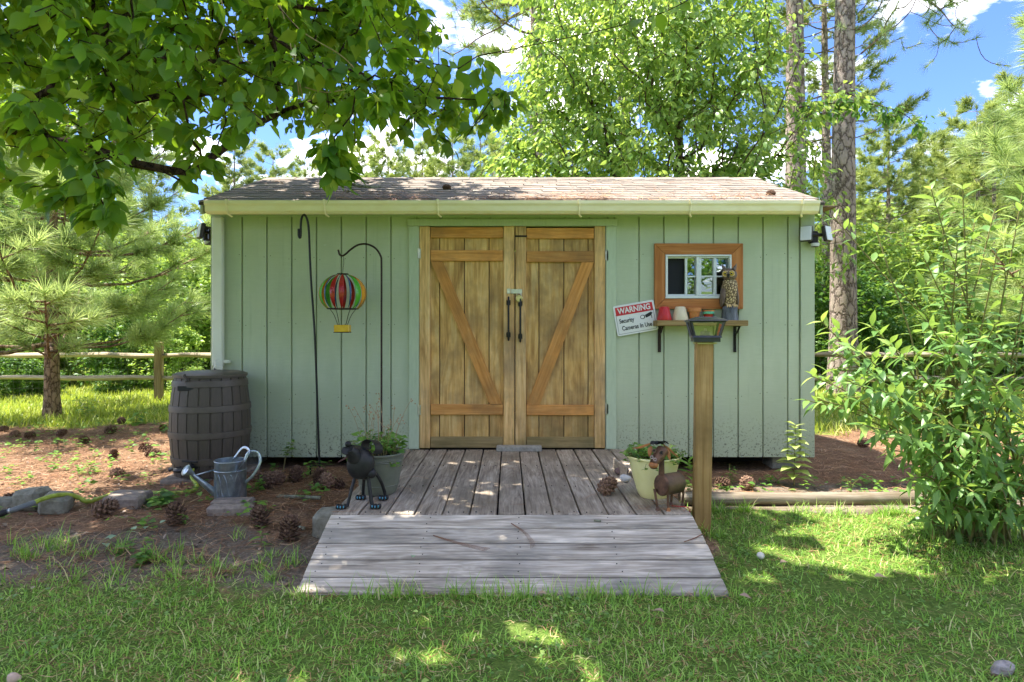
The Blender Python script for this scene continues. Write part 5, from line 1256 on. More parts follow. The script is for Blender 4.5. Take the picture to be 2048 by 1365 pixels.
# ------------------------------------------------------------------ bright tree behind the shed
def crown_tree(seed, h, ells, nt_, per, leaf, T, TF, mat, barkm, trunk_h, name='crown', droop=.3, rtip=.004, keep=None, spreadr=.12, shell=.55):
    rng = np.random.default_rng(seed); pts = []
    vol = np.array([e[1][0]*e[1][1]*e[1][2] for e in ells]); vol = vol/vol.sum()
    while len(pts) < nt_:
        c, r = ells[rng.choice(len(ells), p=vol)]; d = rng.normal(size=3); d /= np.linalg.norm(d); u = rng.random()**(1/3*shell)
        p = np.array(c)+d*u*np.array(r)
        if p[2] < .15 or (keep and not keep(p)): continue
        pts.append(p)
    k = 7; trunk = [np.array([.03*math.sin(i*1.7)*h*.2, .03*math.cos(i*1.3)*h*.2-.006*h, trunk_h*i/(k-1)]) for i in range(k)]
    trunk[0] = np.array([0, 0, -.05])
    nodes, par, tips = grow(rng, trunk, pts, h*.05, .06, .25)
    return wood_mesh('trunk', nodes, par, barkm, rtip, .45), leaf_cluster(nodes, par, tips, rng, per, leaf, spreadr, T, TF, name, mat, droop, 3)
gb = Vector((2.55, 9.6, 0))
def gum_keep(p):
    q = p+np.array(gb); px = 1018+q[0]*F/q[1]; py = 664-(q[2]-H)*F/q[1]
    if px > 1548 and (px*7.3+py*3.1) % 1 > .38: return False
    return not (px < np.interp(py, [-200, 0, 60, 160, 250, 330, 420], [980, 1010, 1040, 1015, 985, 960, 930])) and not (px > np.interp(py, [-200, 60, 150, 190, 260, 330, 480], [1600, 1640, 1650, 1760, 1660, 1660, 1720]))
tm, cm = crown_tree(21, 7.5, [((0, 0, 4.0), (2.9, 1.9, 2.2)), ((-.6, -.2, 5.6), (2.2, 1.6, 1.6)), ((1.6, 0, 2.9), (1.6, 1.3, 1.3)), ((-1.6, 0, 3.0), (1.6, 1.2, 1.3))], 2650, 16, .108, LF, LFF, MAT['leaf_gum'], MAT['bark'], 5.6, droop=.55, keep=gum_keep, spreadr=.16, rtip=.0045, shell=.75)
t = empty('leafy_tree', gb, 'bright sunlit leafy tree rising right behind the shed roof', 'tree'); place('trunk', tm, t); place('crown', cm, t)
# dark bough of it reaching past the pine trunks
rng = np.random.default_rng(5)
brp = [(1600, 215, 9.6), (1640, 210, 9.5), (1700, 205, 9.4), (1760, 212, 9.3), (1810, 230, 9.3), (1838, 258, 9.3)]
P = [np.array(p-gb) for p in smoothpath([at(*q) for q in brp], 4)]
pts = [P[i]+rng.normal(size=3)*np.array([.12, .12, .10])-np.array([0, 0, .05]) for i in range(2, len(P)) for _ in range(max(1, int(6*(1-i/len(P)))))]
nodes, par, tips = grow(rng, P, pts, .12, .02, .1)
place('bough', wood_mesh('bough', nodes, par, MAT['bark'], .004, .4), t); place('bough_leaves', leaf_cluster(nodes, par, tips, rng, 7, .115, .1, LF, LFF, 'bough_leaves', MAT['leaf_bg2'], .6, 2), t)

# ------------------------------------------------------------------ pines
def tuft_template(n, seed, w, a0=.3, a1=1.5, segs=2, start=.35):
    rg = np.random.default_rng(seed); V = []; Fc = []
    for i in range(n):
        th = rg.uniform(a0, a1)*rg.uniform(.5, 1)**.5; ph = rg.uniform(0, 2*PI); L_ = rg.uniform(.7, 1.0); y0 = rg.uniform(-start, .1)
        d = np.array([math.sin(th)*math.cos(ph), math.cos(th), math.sin(th)*math.sin(ph)]); s = np.cross(d, rg.normal(size=3)); s /= np.linalg.norm(s); o = np.array([0, y0, 0]); b = len(V)
        if segs == 1: V += [o-s*w/2, o+s*w/2, o+d*L_-np.array([0, 0, .06])]; Fc.append((b, b+1, b+2))
        else:
            mid = o+d*L_*.55; V += [o-s*w/2, o+s*w/2, mid-s*w*.4, mid+s*w*.4, o+d*L_-np.array([0, 0, .16*math.sin(th)])]; Fc += [(b, b+1, b+3), (b, b+3, b+2), (b+2, b+3, b+4)]
    return np.array(V), np.array(Fc)
TN, TNF = tuft_template(75, 1, .026); TM, TMF = tuft_template(30, 2, .085, segs=1); TD, TDF = tuft_template(34, 3, .03, segs=1)
def pine(seed, h, r, z0, nwh, per, blen, tuft, TT, TTF, nmat, bmat, sub=5, up=.25, top=.25, dense=1.0, lean=0, gap=0):
    """whorled pine: trunk mesh, limb mesh, needle mesh"""
    rg = np.random.default_rng(seed); m = MB(); k = 16
    tp = [Vector((lean*u*h+.02*h*.3*math.sin(u*5+seed)*.3, .01*h*math.sin(u*4+seed*2)*.3, h*u)) for u in np.linspace(0, 1, k)]
    rad = [r*(1.25 if i == 0 else 1)*(1-i/(k-1))**.75*1.0+.006 for i in range(k)]
    m.tube([tp[0]-Vector((0, 0, .1))]+tp, [rad[0]*1.1]+rad, 14, cap=False); tr = m.mesh('trunk', bmat, True, None)
    lm_ = MB(); pos = []; ax = []
    for w_ in range(nwh):
        u = w_/(nwh-1); z = z0+(h*.985-z0)*u; base_a = rg.uniform(0, 6.28); f = z/h; c = Vector(np.interp(z, [p.z for p in tp], [p.x for p in tp]).item() and (0, 0, 0) or (0, 0, 0)); c = Vector((float(np.interp(z, [p.z for p in tp], [p.x for p in tp])), 0, z))
        nb = per if u < .9 else 3
        for b in range(nb):
            if rg.random() < gap: continue
            a = base_a+2*PI*b/nb+rg.uniform(-.3, .3); L_ = blen*(1-(1-top)*u**1.3)*rg.uniform(.65, 1.1); d = Vector((math.cos(a), math.sin(a), 0)); el = up*(.2+1.6*u)+rg.uniform(-.12, .12)
            P = [c+d*L_*s+Vector((0, 0, L_*(el*s+.22*s*s-.10*math.sin(PI*s)))) for s in np.linspace(0, 1, 6)]
            lm_.tube(P, [max(.004, .0135*L_*(1-.8*s)) for s in np.linspace(0, 1, 6)], 5, cap=False)
            e = (P[-1]-P[-2]).normalized(); pos.append(P[-1]); ax.append(e+Vector((0, 0, .3)))
            for j in range(sub):
                s = rg.uniform(.35, .98); i = min(4, int(s*5)); p = P[i].lerp(P[i+1], s*5-i); sd = 1 if j % 2 else -1
                q = (d*.6+Vector((-d.y, d.x, 0))*sd*rg.uniform(.5, 1)+Vector((0, 0, rg.uniform(.0, .5)))).normalized(); l2 = L_*rg.uniform(.14, .34)*(1.25-s*.6)
                e2 = p+q*l2; lm_.tube([p, p.lerp(e2, .5)-Vector((0, 0, .03*l2)), e2], [.005+.004*L_, .005, .003], 4, cap=False); pos.append(e2); ax.append(q+Vector((0, 0, .45)))
                if l2 > tuft*.9 and rg.random() < dense: pos.append(p.lerp(e2, .55)); ax.append(q+Vector((0, 0, .3)))
            if rg.random() < dense: pos.append(P[4]); ax.append(e+Vector((0, 0, .2)))
    pos.append(Vector((tp[-1].x, 0, h))); ax.append(Vector((0, 0, 1)))
    pos = np.array([tuple(p) for p in pos]); ax = np.array([tuple(p) for p in ax]); nn = np.zeros_like(ax); nn[:, 2] = 1; nn += rg.normal(size=nn.shape)*.3
    nd = spread(TT, TTF, pos, ax, nn, tuft*rg.uniform(.75, 1.15, len(pos)), rg.random(len(pos)), 'needles', nmat, False)
    return tr, lm_.mesh('limbs', bmat, True, None), nd
def put_pine(ms, loc, s, rz, label, group=None, name='pine_tree'):
    t = empty(name, loc, label, 'tree', group, (0, 0, rz))
    for nm, me in zip(('trunk', 'limbs', 'crown'), ms):
        o = place(nm, me, t, (0, 0, 0), (0, 0, 0), s)
        if nm == 'limbs': o['kind'] = 'stuff'
    return t
young = pine(4, 4.7, .088, 1.0, 10, 6, 2.35, .28, TN, TNF, MAT['needle'], MAT['young_bark'], sub=10, up=.18, dense=.95)
yl = at(105, 838, 8.15); put_pine(young, (yl.x, yl.y, 0), 1.0, .4, 'young long needled pine with bare lower trunk before the rail fence')
young2 = pine(9, 5.8, .10, 1.3, 10, 6, 2.1, .26, TN, TNF, MAT['needle'], MAT['young_bark'], sub=11, up=.2)
put_pine(young2, (7.35, 7.6, 0), 1.0, 1.2, 'young long needled pine beyond the bushy shrub, its branch tips bright', None)
# three tall trunks close behind
tall = [pine(31+i, 17, .23, 8.4, 12, 5, 3.0, .32, TM, TMF, MAT['needle_far'], MAT['pine_bark'], sub=9, up=.1, gap=.1) for i in range(2)]
pA = put_pine(tall[0], (X(1590, 12.4), 12.4, 0), 1.0, .3, 'tall reddish pine trunk growing up through the bright leafy tree')
pB = put_pine(tall[1], (X(1693, 11.3), 11.3, 0), 1.0, 2.0, 'tall grey pine trunk standing clear behind the shed corner')
put_pine(tall[1], (X(1072, 15.5), 15.5, 0), 1.0, 4.0, 'tall pine seen above the middle of the shed roof, mostly hidden by leaves')
put_pine(tall[0], (X(1250, 16.5), 16.5, 0), .95, 1.0, 'tall pine half hidden within the bright leafy tree')
put_pine(tall[1], (X(1652, 15.5), 15.5, 0), .7, 5.0, 'slim pine trunk standing between the shed corner and the grey pine')
# lower limbs of the grey pine that reach into view
def limb(t, pts, tuf, r0, seed, nt=14, kind='limb', spread_=.5, dead=False):
    rg = np.random.default_rng(seed); o = np.array(parent_world(t)); rz_ = t.rotation_euler[2]; Ri = np.array(Matrix.Rotation(-rz_, 3, 'Z'))
    P = [Ri@(np.array(p)-o) for p in smoothpath([at(*q) for q in pts], 4)]
    tg = [P[int(rg.uniform(.25, 1)*(len(P)-1))]+rg.normal(size=3)*np.array([spread_, spread_, spread_*.7]) for _ in range(nt)]+[P[-1]]
    nodes, par, tips = grow(rg, P, tg, .12, -.05, .1, .5)
    place(kind, wood_mesh(kind, nodes, par, MAT['young_bark'], .006, .42, r0), t)
    ti = list(tips)+[par[i] for i in tips]; pos = nodes[ti]; ax = pos-nodes[par[ti]]+np.array([0, 0, .02])
    if tuf: place(kind+'_needles', spread(TD, TDF, pos, ax, rg.normal(size=pos.shape)+np.array([0, 0, 1]), tuf*rg.uniform(.6, 1.1, len(pos)), rg.random(len(pos)), kind+'_needles', MAT['needle'], False), t)
limb(pB, [(1716, 60, 11.3), (1745, 35, 11.2), (1765, 0, 11.0), (1780, -60, 11.0)], .2, .09, 1, 10, spread_=.35)
limb(pB, [(1780, -60, 11.0), (1830, -20, 10.9), (1880, 20, 10.9), (1905, 50, 10.8), (1930, 62, 10.8)], .24, .06, 2, 26, spread_=.42)
limb(pB, [(1722, 108, 11.3), (1760, 75, 11.2), (1800, 45, 11.1), (1825, 15, 11.0), (1840, -30, 11.0)], .22, .05, 3, 22, spread_=.4)
limb(pB, [(1676, 40, 11.35), (1650, 43, 11.6), (1620, 47, 12.0), (1598, 49, 12.3)], None, .11, 4, 1, spread_=.05)
limb(pA, [(1570, 45, 12.4), (1545, 65, 12.3), (1525, 85, 12.2), (1505, 120, 12.1)], None, .07, 5, 8, spread_=.3)
pC = [o for o in bpy.data.objects if o.get('label', '').startswith('tall pine seen above')][0]
limb(pC, [(1072, 10, 15.5), (1030, 30, 15.0), (1000, 55, 14.6), (960, 75, 14.4), (925, 100, 14.2), (905, 110, 14.2)], .17, .06, 6, 44, spread_=.6)
limb(pC, [(1072, -20, 15.5), (1020, -10, 15.0), (970, 5, 14.6), (930, 20, 14.4)], .17, .06, 7, 34, spread_=.6)
limb(pC, [(1060, 110, 15.5), (1030, 140, 15.2), (1010, 165, 15.0)], .18, .05, 8, 16, spread_=.5)
# distant pines
fp = [pine(51+i, 10, .15, [3.2, 4.5, 2.2][i], 13, 5, 2.3, .34, TM, TMF, MAT['needle_far'], MAT['pine_bark'], sub=9, up=.22, top=.35, gap=.12) for i in range(3)]
rg = random.Random(6)
far = [(470, 296, 27, 0), (545, 305, 30, 1), (720, 300, 29, 2), (775, 285, 26, 0), (845, 290, 30, 1), (905, 275, 27, 2), (960, 262, 31, 0), (1020, 255, 28, 2), (620, 330, 34, 1), (1110, 240, 33, 1)]
for px, py, D, v in far:
    s = (Zz(py, D))/10; put_pine(fp[v], (X(px, D), D, 0), s, rg.uniform(0, 6.28), 'distant pine crown showing above the shed ridge', 'distant pines behind the shed')
far = [(1775, 235, 19, 0), (1840, 330, 24, 2), (1900, 290, 21, 1), (1955, 215, 18.5, 2), (2040, 160, 19, 0), (1720, 300, 25, 1), (2110, 200, 16, 2), (1870, 270, 27, 0), (1990, 250, 26, 1), (1655, 330, 22, 2), (2200, 150, 22, 1), (1990, 230, 15.5, 0)]
for px, py, D, v in far:
    s = (Zz(py, D))/10; put_pine(fp[v], (X(px, D), D, 0), s, rg.uniform(0, 6.28), 'distant pine in the wood beyond the fence past the bushy shrub', 'distant pines past the shrub')
far = [(300, 250, 17, 2), (-40, 200, 20, 0), (180, 290, 24, 1), (60, 330, 28, 2), (-200, 200, 23, 1)]
for px, py, D, v in far:
    s = (Zz(py, D))/10; put_pine(fp[v], (X(px, D), D, 0), s, rg.uniform(0, 6.28), 'distant pine in the wood behind the young pine', 'distant pines behind the young pine')
# woodland broadleaf trees and understorey
bgt = []
for i in range(4):
    e = [[((0, 0, 2.7), (1.5, 1.4, 1.6)), ((.7, 0, 1.6), (1.1, 1.1, 1.1)), ((-.7, .1, 1.8), (1.1, 1.1, 1.2))], [((0, 0, 2.3), (1.7, 1.6, 1.8)), ((.3, 0, 3.4), (1.0, 1.0, 1.0)), ((0, 0, 1.0), (1.6, 1.5, .9))],
         [((0, 0, 1.6), (1.9, 1.7, 1.6)), ((-.6, 0, 2.6), (1.1, 1.1, 1.2)), ((.8, 0, 2.2), (1.1, 1.1, 1.1))], [((0, 0, 2.2), (1.3, 1.3, 2.1)), ((.5, .2, 1.2), (1.3, 1.3, 1.1))]][i]
    bgt.append(crown_tree(71+i, 4.2, e, 330, 20, .17, DI, DIF, MAT['leaf_bg' if i != 1 else 'leaf_bg2'], MAT['bark'], 2.6, spreadr=.2, rtip=.004))
KIND = ['round crowned', 'dense dark green', 'low spreading', 'slender upright']
def put_tree(v, loc, h, rz, label, group, name='woodland_tree', cat='tree', wide=1.0):
    if cat == 'tree': label = KIND[v]+' '+label; group = group+', '+KIND[v]
    t = empty(name, loc, label, cat, group, (0, 0, rz)); s = h/4.2
    for nm, me in zip(('trunk', 'crown'), bgt[v]): place(nm, me, t, (0, 0, 0), (0, 0, 0), (s*wide, s*wide, s))
    return t
def bg(px, py, D, v, label, group, name='woodland_tree', cat='tree', wide=1.0): put_tree(v, (X(px, D), D, 0), Zz(py, D), rg.uniform(0, 6.28), label, group, name, cat, wide)
L1 = 'leafy woodland tree beyond the rail fence behind the young pine'; G1 = 'woodland trees behind the young pine'
for px, py, D, v in ((-180, 330, 13, 0), (-60, 380, 15, 1), (40, 420, 13.5, 2), (140, 440, 14, 0), (215, 400, 16, 3), (290, 430, 14.5, 2), (365, 470, 13.5, 0), (420, 500, 15, 3), (250, 560, 12.2, 1), (330, 590, 12, 2), (60, 560, 12.5, 3), (440, 560, 17, 2), (-120, 480, 12, 2), (150, 340, 21, 1), (20, 330, 24, 0), (330, 430, 22, 2), (405, 520, 24, 1), (470, 520, 21, 0)): bg(px, py, D, v, L1, G1)
L2 = 'leafy woodland tree beyond the rail fence past the bushy shrub'; G2 = 'woodland trees past the shrub'
for px, py, D, v in ((1660, 520, 12.6, 1), (1740, 545, 12.8, 1), (1690, 440, 15.5, 0), (1790, 480, 15, 2), (1860, 450, 16.5, 0), (1930, 480, 14.5, 3), (2010, 470, 15.5, 2), (2090, 440, 14, 0), (1620, 470, 17, 2), (1830, 570, 13.5, 2), (1960, 590, 13, 0), (2060, 580, 12.8, 1), (1730, 400, 22, 0), (1850, 400, 25, 2), (1960, 380, 24, 3), (2070, 360, 22, 0), (2180, 400, 17, 1), (1640, 420, 26, 3), (1580, 470, 21, 1)): bg(px, py, D, v, L2, G2)
for px, py, D, v in ((30, 700, 10.6, 1), (95, 735, 10.9, 1)): bg(px, py, D, v, 'low dark shrub at the rail fence left of the young pine trunk'.replace('left of', 'beside'), 'dark shrubs at the fence', 'fence_shrub', 'shrub', 1.5)
for px, py, D, v in ((225, 738, 11.2, 1), (385, 725, 11, 2)): bg(px, py, D, v, 'low green shrub growing behind the wire of the rail fence', 'green shrubs behind the wire', 'fence_shrub', 'shrub', 1.6)
L3 = 'tall leafy tree closing the far edge of the meadow'; G3 = 'far tree line'
for i in range(17): put_tree(i % 4, (-40+i*5.2+rg.uniform(-1, 1), 36+rg.uniform(-3, 5), 0), rg.uniform(5.5, 8), rg.uniform(0, 6), L3, G3, 'woodland_tree', 'tree', 1.25)
L4 = 'leafy tree across the lawn mirrored in the shed window'; G4 = 'trees across the lawn'
for i in range(7): put_tree(i % 4, (-18+i*6+rg.uniform(-1, 1), -19+rg.uniform(-2, 2), 0), rg.uniform(7.5, 10), rg.uniform(0, 6), L4, G4, 'woodland_tree', 'tree', 1.15)
# ------------------------------------------------------------------ the big shrub by the lawn
def shrub():
    rng = np.random.default_rng(77); base = np.array([2.60, 3.52, 0.0])
    t = empty('leafy_shrub', base, 'large loose shrub with long pointed leaves on the lawn past the lantern post', 'shrub')
    high = [(1860, 372, 3.4), (1885, 430, 3.5), (1925, 372, 3.3), (1915, 480, 3.2), (1990, 420, 3.4), (2046, 380, 3.5), (1995, 500, 3.2), (2100, 450, 3.5), (1750, 455, 3.6), (1664, 430, 3.7), (1800, 560, 3.6), (2060, 520, 3.3), (1850, 520, 3.3), (1950, 440, 3.6)]
    tipsp = high+[(1640, 640, 3.6), (1622, 752, 3.4), (1640, 800, 3.3), (1610, 800, 3.5), (1700, 690, 3.2), (1690, 760, 3.1), (1660, 700, 3.7), (1740, 650, 3.4), (1780, 690, 3.2), (1850, 640, 3.1), (1920, 640, 3.0), (1990, 650, 3.1), (2060, 660, 3.2), (2130, 700, 3.3), (1760, 780, 3.0), (1930, 740, 2.95), (2030, 780, 2.9), (1720, 850, 3.1), (1800, 870, 2.95), (1880, 850, 2.9), (1960, 860, 2.88), (2080, 850, 2.95), (2180, 820, 3.1),
             (1820, 960, 3.05), (1880, 980, 2.98), (1950, 985, 2.95), (2020, 970, 2.98), (2080, 960, 3.05), (1850, 1010, 3.15), (2110, 1000, 3.2), (1905, 1030, 3.1), (2000, 1035, 3.1), (1780, 900, 3.2), (1840, 800, 3.6), (1990, 760, 3.6), (1910, 900, 3.4), (2060, 900, 3.5)]
    m = MB(); pos = []; ax = []; nm = []; sz = []; rn = []
    def leaves(P, t0, step, size, bright):
        L_ = sum((P[i+1]-P[i]).length for i in range(len(P)-1)); n = max(2, int(L_*(1-t0)/step)); a = rng.uniform(0, 6.28)
        for k in range(n):
            u = t0+(1-t0)*(k+.6)/n; q = u*(len(P)-1); i = min(len(P)-2, int(q)); p = P[i].lerp(P[i+1], q-i); d = (P[i+1]-P[i]).normalized(); o = d.orthogonal().normalized(); a += 1.57+rng.uniform(-.3, .3)
            o = Matrix.Rotation(a, 3, d)@o
            for s in (-1, 1):
                v = o*s+d*(.45+.6*(k/n)**3); v.z -= .12
                pos.append(p); ax.append(v); z = Vector((rng.normal()*.3, rng.normal()*.3, 1)); nm.append(z); f = .55+.45*math.sin(PI*min(1, .25+.8*(1-u)))
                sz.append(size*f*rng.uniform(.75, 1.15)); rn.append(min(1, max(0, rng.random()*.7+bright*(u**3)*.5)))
    for px, py, D in tipsp:
        hi = (px, py, D) in high
        tp = at(px, py, D); b = Vector(base)+Vector((rng.normal()*.13, rng.normal()*.09, -.02)); b.z = -.02
        thin = (px, py) in ((1750, 455), (1664, 430))
        mid = b.lerp(tp, .45)+Vector(((b.x-tp.x)*.12, (b.y-tp.y)*.12, (tp.z)*.16)); P = smoothpath([b, b.lerp(mid, .5)+Vector((0, 0, .05)), mid, mid.lerp(tp, .55)+Vector((0, 0, .05 if tp.z < 1.2 else 0)), tp], 5)
        L_ = (tp-b).length; m.tube([p-Vector(base) for p in P], [.0062*(1-.8*i/(len(P)-1))+.0014 for i in range(len(P))], 5, cap=False)
        leaves(P, .45 if thin else .3 if hi else .2, .10 if thin else .07 if hi else .054, .11, .8)
        if thin: continue
        for j in range(2 if hi else 4):
            u = rng.uniform(.10, .85); q = u*(len(P)-1); i = int(q); p = P[i].lerp(P[min(i+1, len(P)-1)], q-i); d = (P[min(i+1, len(P)-1)]-P[i]).normalized(); o = Matrix.Rotation(rng.uniform(0, 6.28), 3, d)@d.orthogonal().normalized()
            l2 = rng.uniform(.14, .34)*(1.1-.5*u); e = p+(o*.8+d*.6+Vector((0, 0, .15))).normalized()*l2; Q = [p, p.lerp(e, .5)+Vector((0, 0, .015)), e]
            m.tube([k-Vector(base) for k in Q], [.003, .0025, .0012], 4, cap=False); leaves(Q, .2, .055, .11, .5)
    place('stems', m.mesh('stems', leafmat_stem, True, None), t)['kind'] = 'stuff'
    pos = np.array([tuple(p) for p in pos])-base; sel = np.ones(len(pos), bool)
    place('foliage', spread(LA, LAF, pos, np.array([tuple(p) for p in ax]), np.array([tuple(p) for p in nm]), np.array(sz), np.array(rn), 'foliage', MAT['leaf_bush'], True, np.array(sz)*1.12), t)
leafmat_stem = proc('shrub_stem', S(110, 104, 58), S(146, 134, 82), 20, rough=.7, bump=.1)
shrub()

# ------------------------------------------------------------------ single weeds and seedlings
def weed(name, loc, h, n, leaf, label, mat, T, TF, seed, lean=(0, 0), stems=1, spread_=.0, r=.003, cat='weed', group=None, t0=.1, up=.2):
    rng = np.random.default_rng(seed); t = empty(name, loc, label, cat, group); m = MB(); pos = []; ax = []; nm = []; sz = []
    for s in range(stems):
        a = rng.uniform(0, 6.28); ln = Vector((lean[0]+spread_*math.cos(a), lean[1]+spread_*math.sin(a), 0)); P = smoothpath([(0, 0, -.01), Vector((0, 0, h*.5))+ln*h*.35, Vector((0, 0, h*rng.uniform(.8, 1)))+ln*h], 5)
        m.tube(P, [r*(1-.7*i/(len(P)-1)) for i in range(len(P))], 5, cap=False); a = rng.uniform(0, 6)
        for k in range(n):
            u = t0+(1-t0)*(k+.5)/n; q = u*(len(P)-1); i = min(len(P)-2, int(q)); p = P[i].lerp(P[i+1], q-i); a += 2.4
            pos.append(tuple(p)); ax.append((math.cos(a), math.sin(a), up+.8*max(0, u-.8)*5*.5)); nm.append((rng.normal()*.2, rng.normal()*.2, 1)); sz.append(leaf*(1-.45*u)*rng.uniform(.8, 1.15))
    place('stem', m.mesh('stem', leafmat_stem, True, None), t)
    place('leaves', spread(T, TF, np.array(pos), np.array(ax), np.array(nm), np.array(sz), rng.random(len(pos)), 'leaves', mat), t); return t
def gp_(px, py):
    D = 1.11*F/(py-664); x = X(px, D); D = (H-float(gz(x, D)))*F/(py-664); return (X(px, D), D, float(gz(X(px, D), D)))
weed('tall_weed', (X(1588, 4.68), 4.68, 0), .46, 40, .15, 'tall pale green weed with narrow leaves against the shed siding', leafmat('pale_weed_leaf', [(0, S(150, 176, 90)), (1, S(196, 208, 130))], S(210, 226, 120), .45), OM, OMF, 1, (.02, -.02), r=.005, t0=.12, up=.15)
weed('broadleaf_weed', gp_(180, 950), .1, 8, .11, 'broad leaved weed on the straw between hose and young pine', MAT['leaf_weed'], LA, LAF, 2, stems=2, spread_=.3)
weed('oak_seedling', gp_(270, 850), .2, 7, .16, 'big leaved seedling on the straw near the rain barrel, close to the fence', MAT['leaf_weed'], OV, OVF, 3, (.2, 0), 2, .3, up=-.1)
weed('oak_seedling', gp_(315, 1010), .07, 8, .17, 'dark big leaved seedling beside the hose and tan pavers', MAT['leaf_bg2'], OV, OVF, 4, stems=2, spread_=.5, up=.0)
weed('silver_vine', gp_(195, 1095), .13, 7, .075, 'arching vine with silvery oval leaves over the bare soil', MAT['leaf_silver'], OV, OVF, 5, (2.7, .1), 1, .0, r=.0025)
weed('silver_vine', gp_(245, 1112), .10, 7, .07, 'short green vine with oval leaves below the silvery arching vine', MAT['leaf_weed'], OV, OVF, 6, (1.2, -.2), 2, .6)
weed('broadleaf_weed', gp_(522, 1098), .12, 10, .075, 'small bright weed with narrow leaves beside the pine cones', MAT['leaf_weed'], LA, LAF, 7, r=.003)
weed('broadleaf_weed', gp_(290, 1128), .07, 10, .07, 'small leafy weed on the bare soil by the lawn edge', MAT['leaf_weed'], OM, OMF, 8, stems=3, spread_=.8)
weed('climbing_seedling', (X(565, 5.06), 5.06, 0), .32, 10, .085, 'leafy seedling against the siding beside the tall hook', MAT['leaf_weed'], OV, OVF, 9, (.25, 0), 2, .12, t0=.45)
weed('broadleaf_weed', (X(640, 4.8), 4.8, .0), .2, 8, .11, 'leafy weed at the foot of the tall hook', MAT['leaf_weed'], LA, LAF, 10, (.1, 0), 2, .3)
weed('broadleaf_weed', gp_(175, 835), .3, 14, .16, 'tall pale weed on the grass edge beside the young pine trunk', MAT['leaf_weed'], LA, LAF, 11, stems=3, spread_=.5)
weed('broadleaf_weed', gp_(515, 985), .10, 8, .06, 'small weed growing at the watering can', MAT['leaf_weed'], OM, OMF, 12, stems=3, spread_=.5)
weed('tall_weed', (X(1392, 3.95), 3.95, 0), .42, 16, .13, 'leafy weed growing between the yellow pot and the lantern post', MAT['leaf_weed'], LA, LAF, 13, (-.02, 0), 2, .1, r=.004, t0=.3, up=.6)
weed('broadleaf_weed', (X(1460, 4.75), 4.75, 0), .14, 10, .06, 'small weed behind the upper timber near the wall', MAT['leaf_weed'], LA, LAF, 14, stems=3, spread_=.5)
weed('broadleaf_weed', (X(1700, 4.5), 4.5, 0), .12, 8, .05, 'small weed behind the upper timber near the shrub', MAT['leaf_weed'], LA, LAF, 15, stems=3, spread_=.5)
# plants in the pots
def potplant(c, r, z, n, leaf, label, seed, mat, h, trail):
    rng = np.random.default_rng(seed); c = np.array(c); t = empty('potted_plant', tuple(c+[0, 0, z]), label, 'plant'); m = MB(); pos = []; ax = []; nm = []; sz = []
    for k in range(n):
        a = rng.uniform(0, 6.28); q = r*math.sqrt(rng.random()); b = Vector((q*math.cos(a), q*math.sin(a), 0)); e = b*(1+.4*rng.random())+Vector((rng.normal()*.02, rng.normal()*.02, h*rng.uniform(.3, 1)))
        if rng.random() < trail: e = b.normalized()*(r*rng.uniform(1.1, 1.5))+Vector((0, 0, rng.uniform(-.05, .03)))
        m.tube([b, b.lerp(e, .6)+Vector((0, 0, .02)), e], .0012, 3, cap=False)
        for j in range(3):
            an = rng.uniform(0, 6.28); pos.append(tuple(b.lerp(e, rng.uniform(.6, 1)))); ax.append((math.cos(an), math.sin(an), rng.uniform(-.1, .6))); nm.append((rng.normal()*.4, rng.normal()*.4-.2, 1)); sz.append(leaf*rng.uniform(.6, 1.2))
    place('stems', m.mesh('stems', leafmat_stem, True, None), t)['kind'] = 'stuff'
    place('leaves', spread(OM, OMF, np.array(pos), np.array(ax), np.array(nm), np.array(sz), rng.random(len(pos)), 'leaves', mat), t); return t
t = potplant(GP, .125, .215, 130, .042, 'low leafy plant with dry seed stalks filling the grey green pot', 1, MAT['leaf_weed'], .14, .18)
rng = np.random.default_rng(3); m = MB()
dry = proc('dry_stalk', S(146, 118, 88), S(184, 152, 118), 20, rough=.9, bump=.1)
for k in range(16):
    a = rng.uniform(0, 6.28); b = Vector((.08*math.cos(a), .08*math.sin(a), 0)); e = b*1.6+Vector((rng.normal()*.07, rng.normal()*.03, rng.uniform(.2, .36))); m.tube(smoothpath([b, b.lerp(e, .5)+Vector((0, 0, .04)), e], 3), .0013, 3, cap=False)
    for j in range(4): m.ell(e+Vector((rng.normal()*.008, rng.normal()*.008, -.02*j*rng.random())), .0045, 5, 4)
place('dry_stalks', m.mesh('dry_stalks', dry), t)['kind'] = 'stuff'
potplant(YP, .135, .21, 190, .034, 'dense mat of small leaves filling the yellow pot', 2, MAT['leaf_weed'], .075, .08)

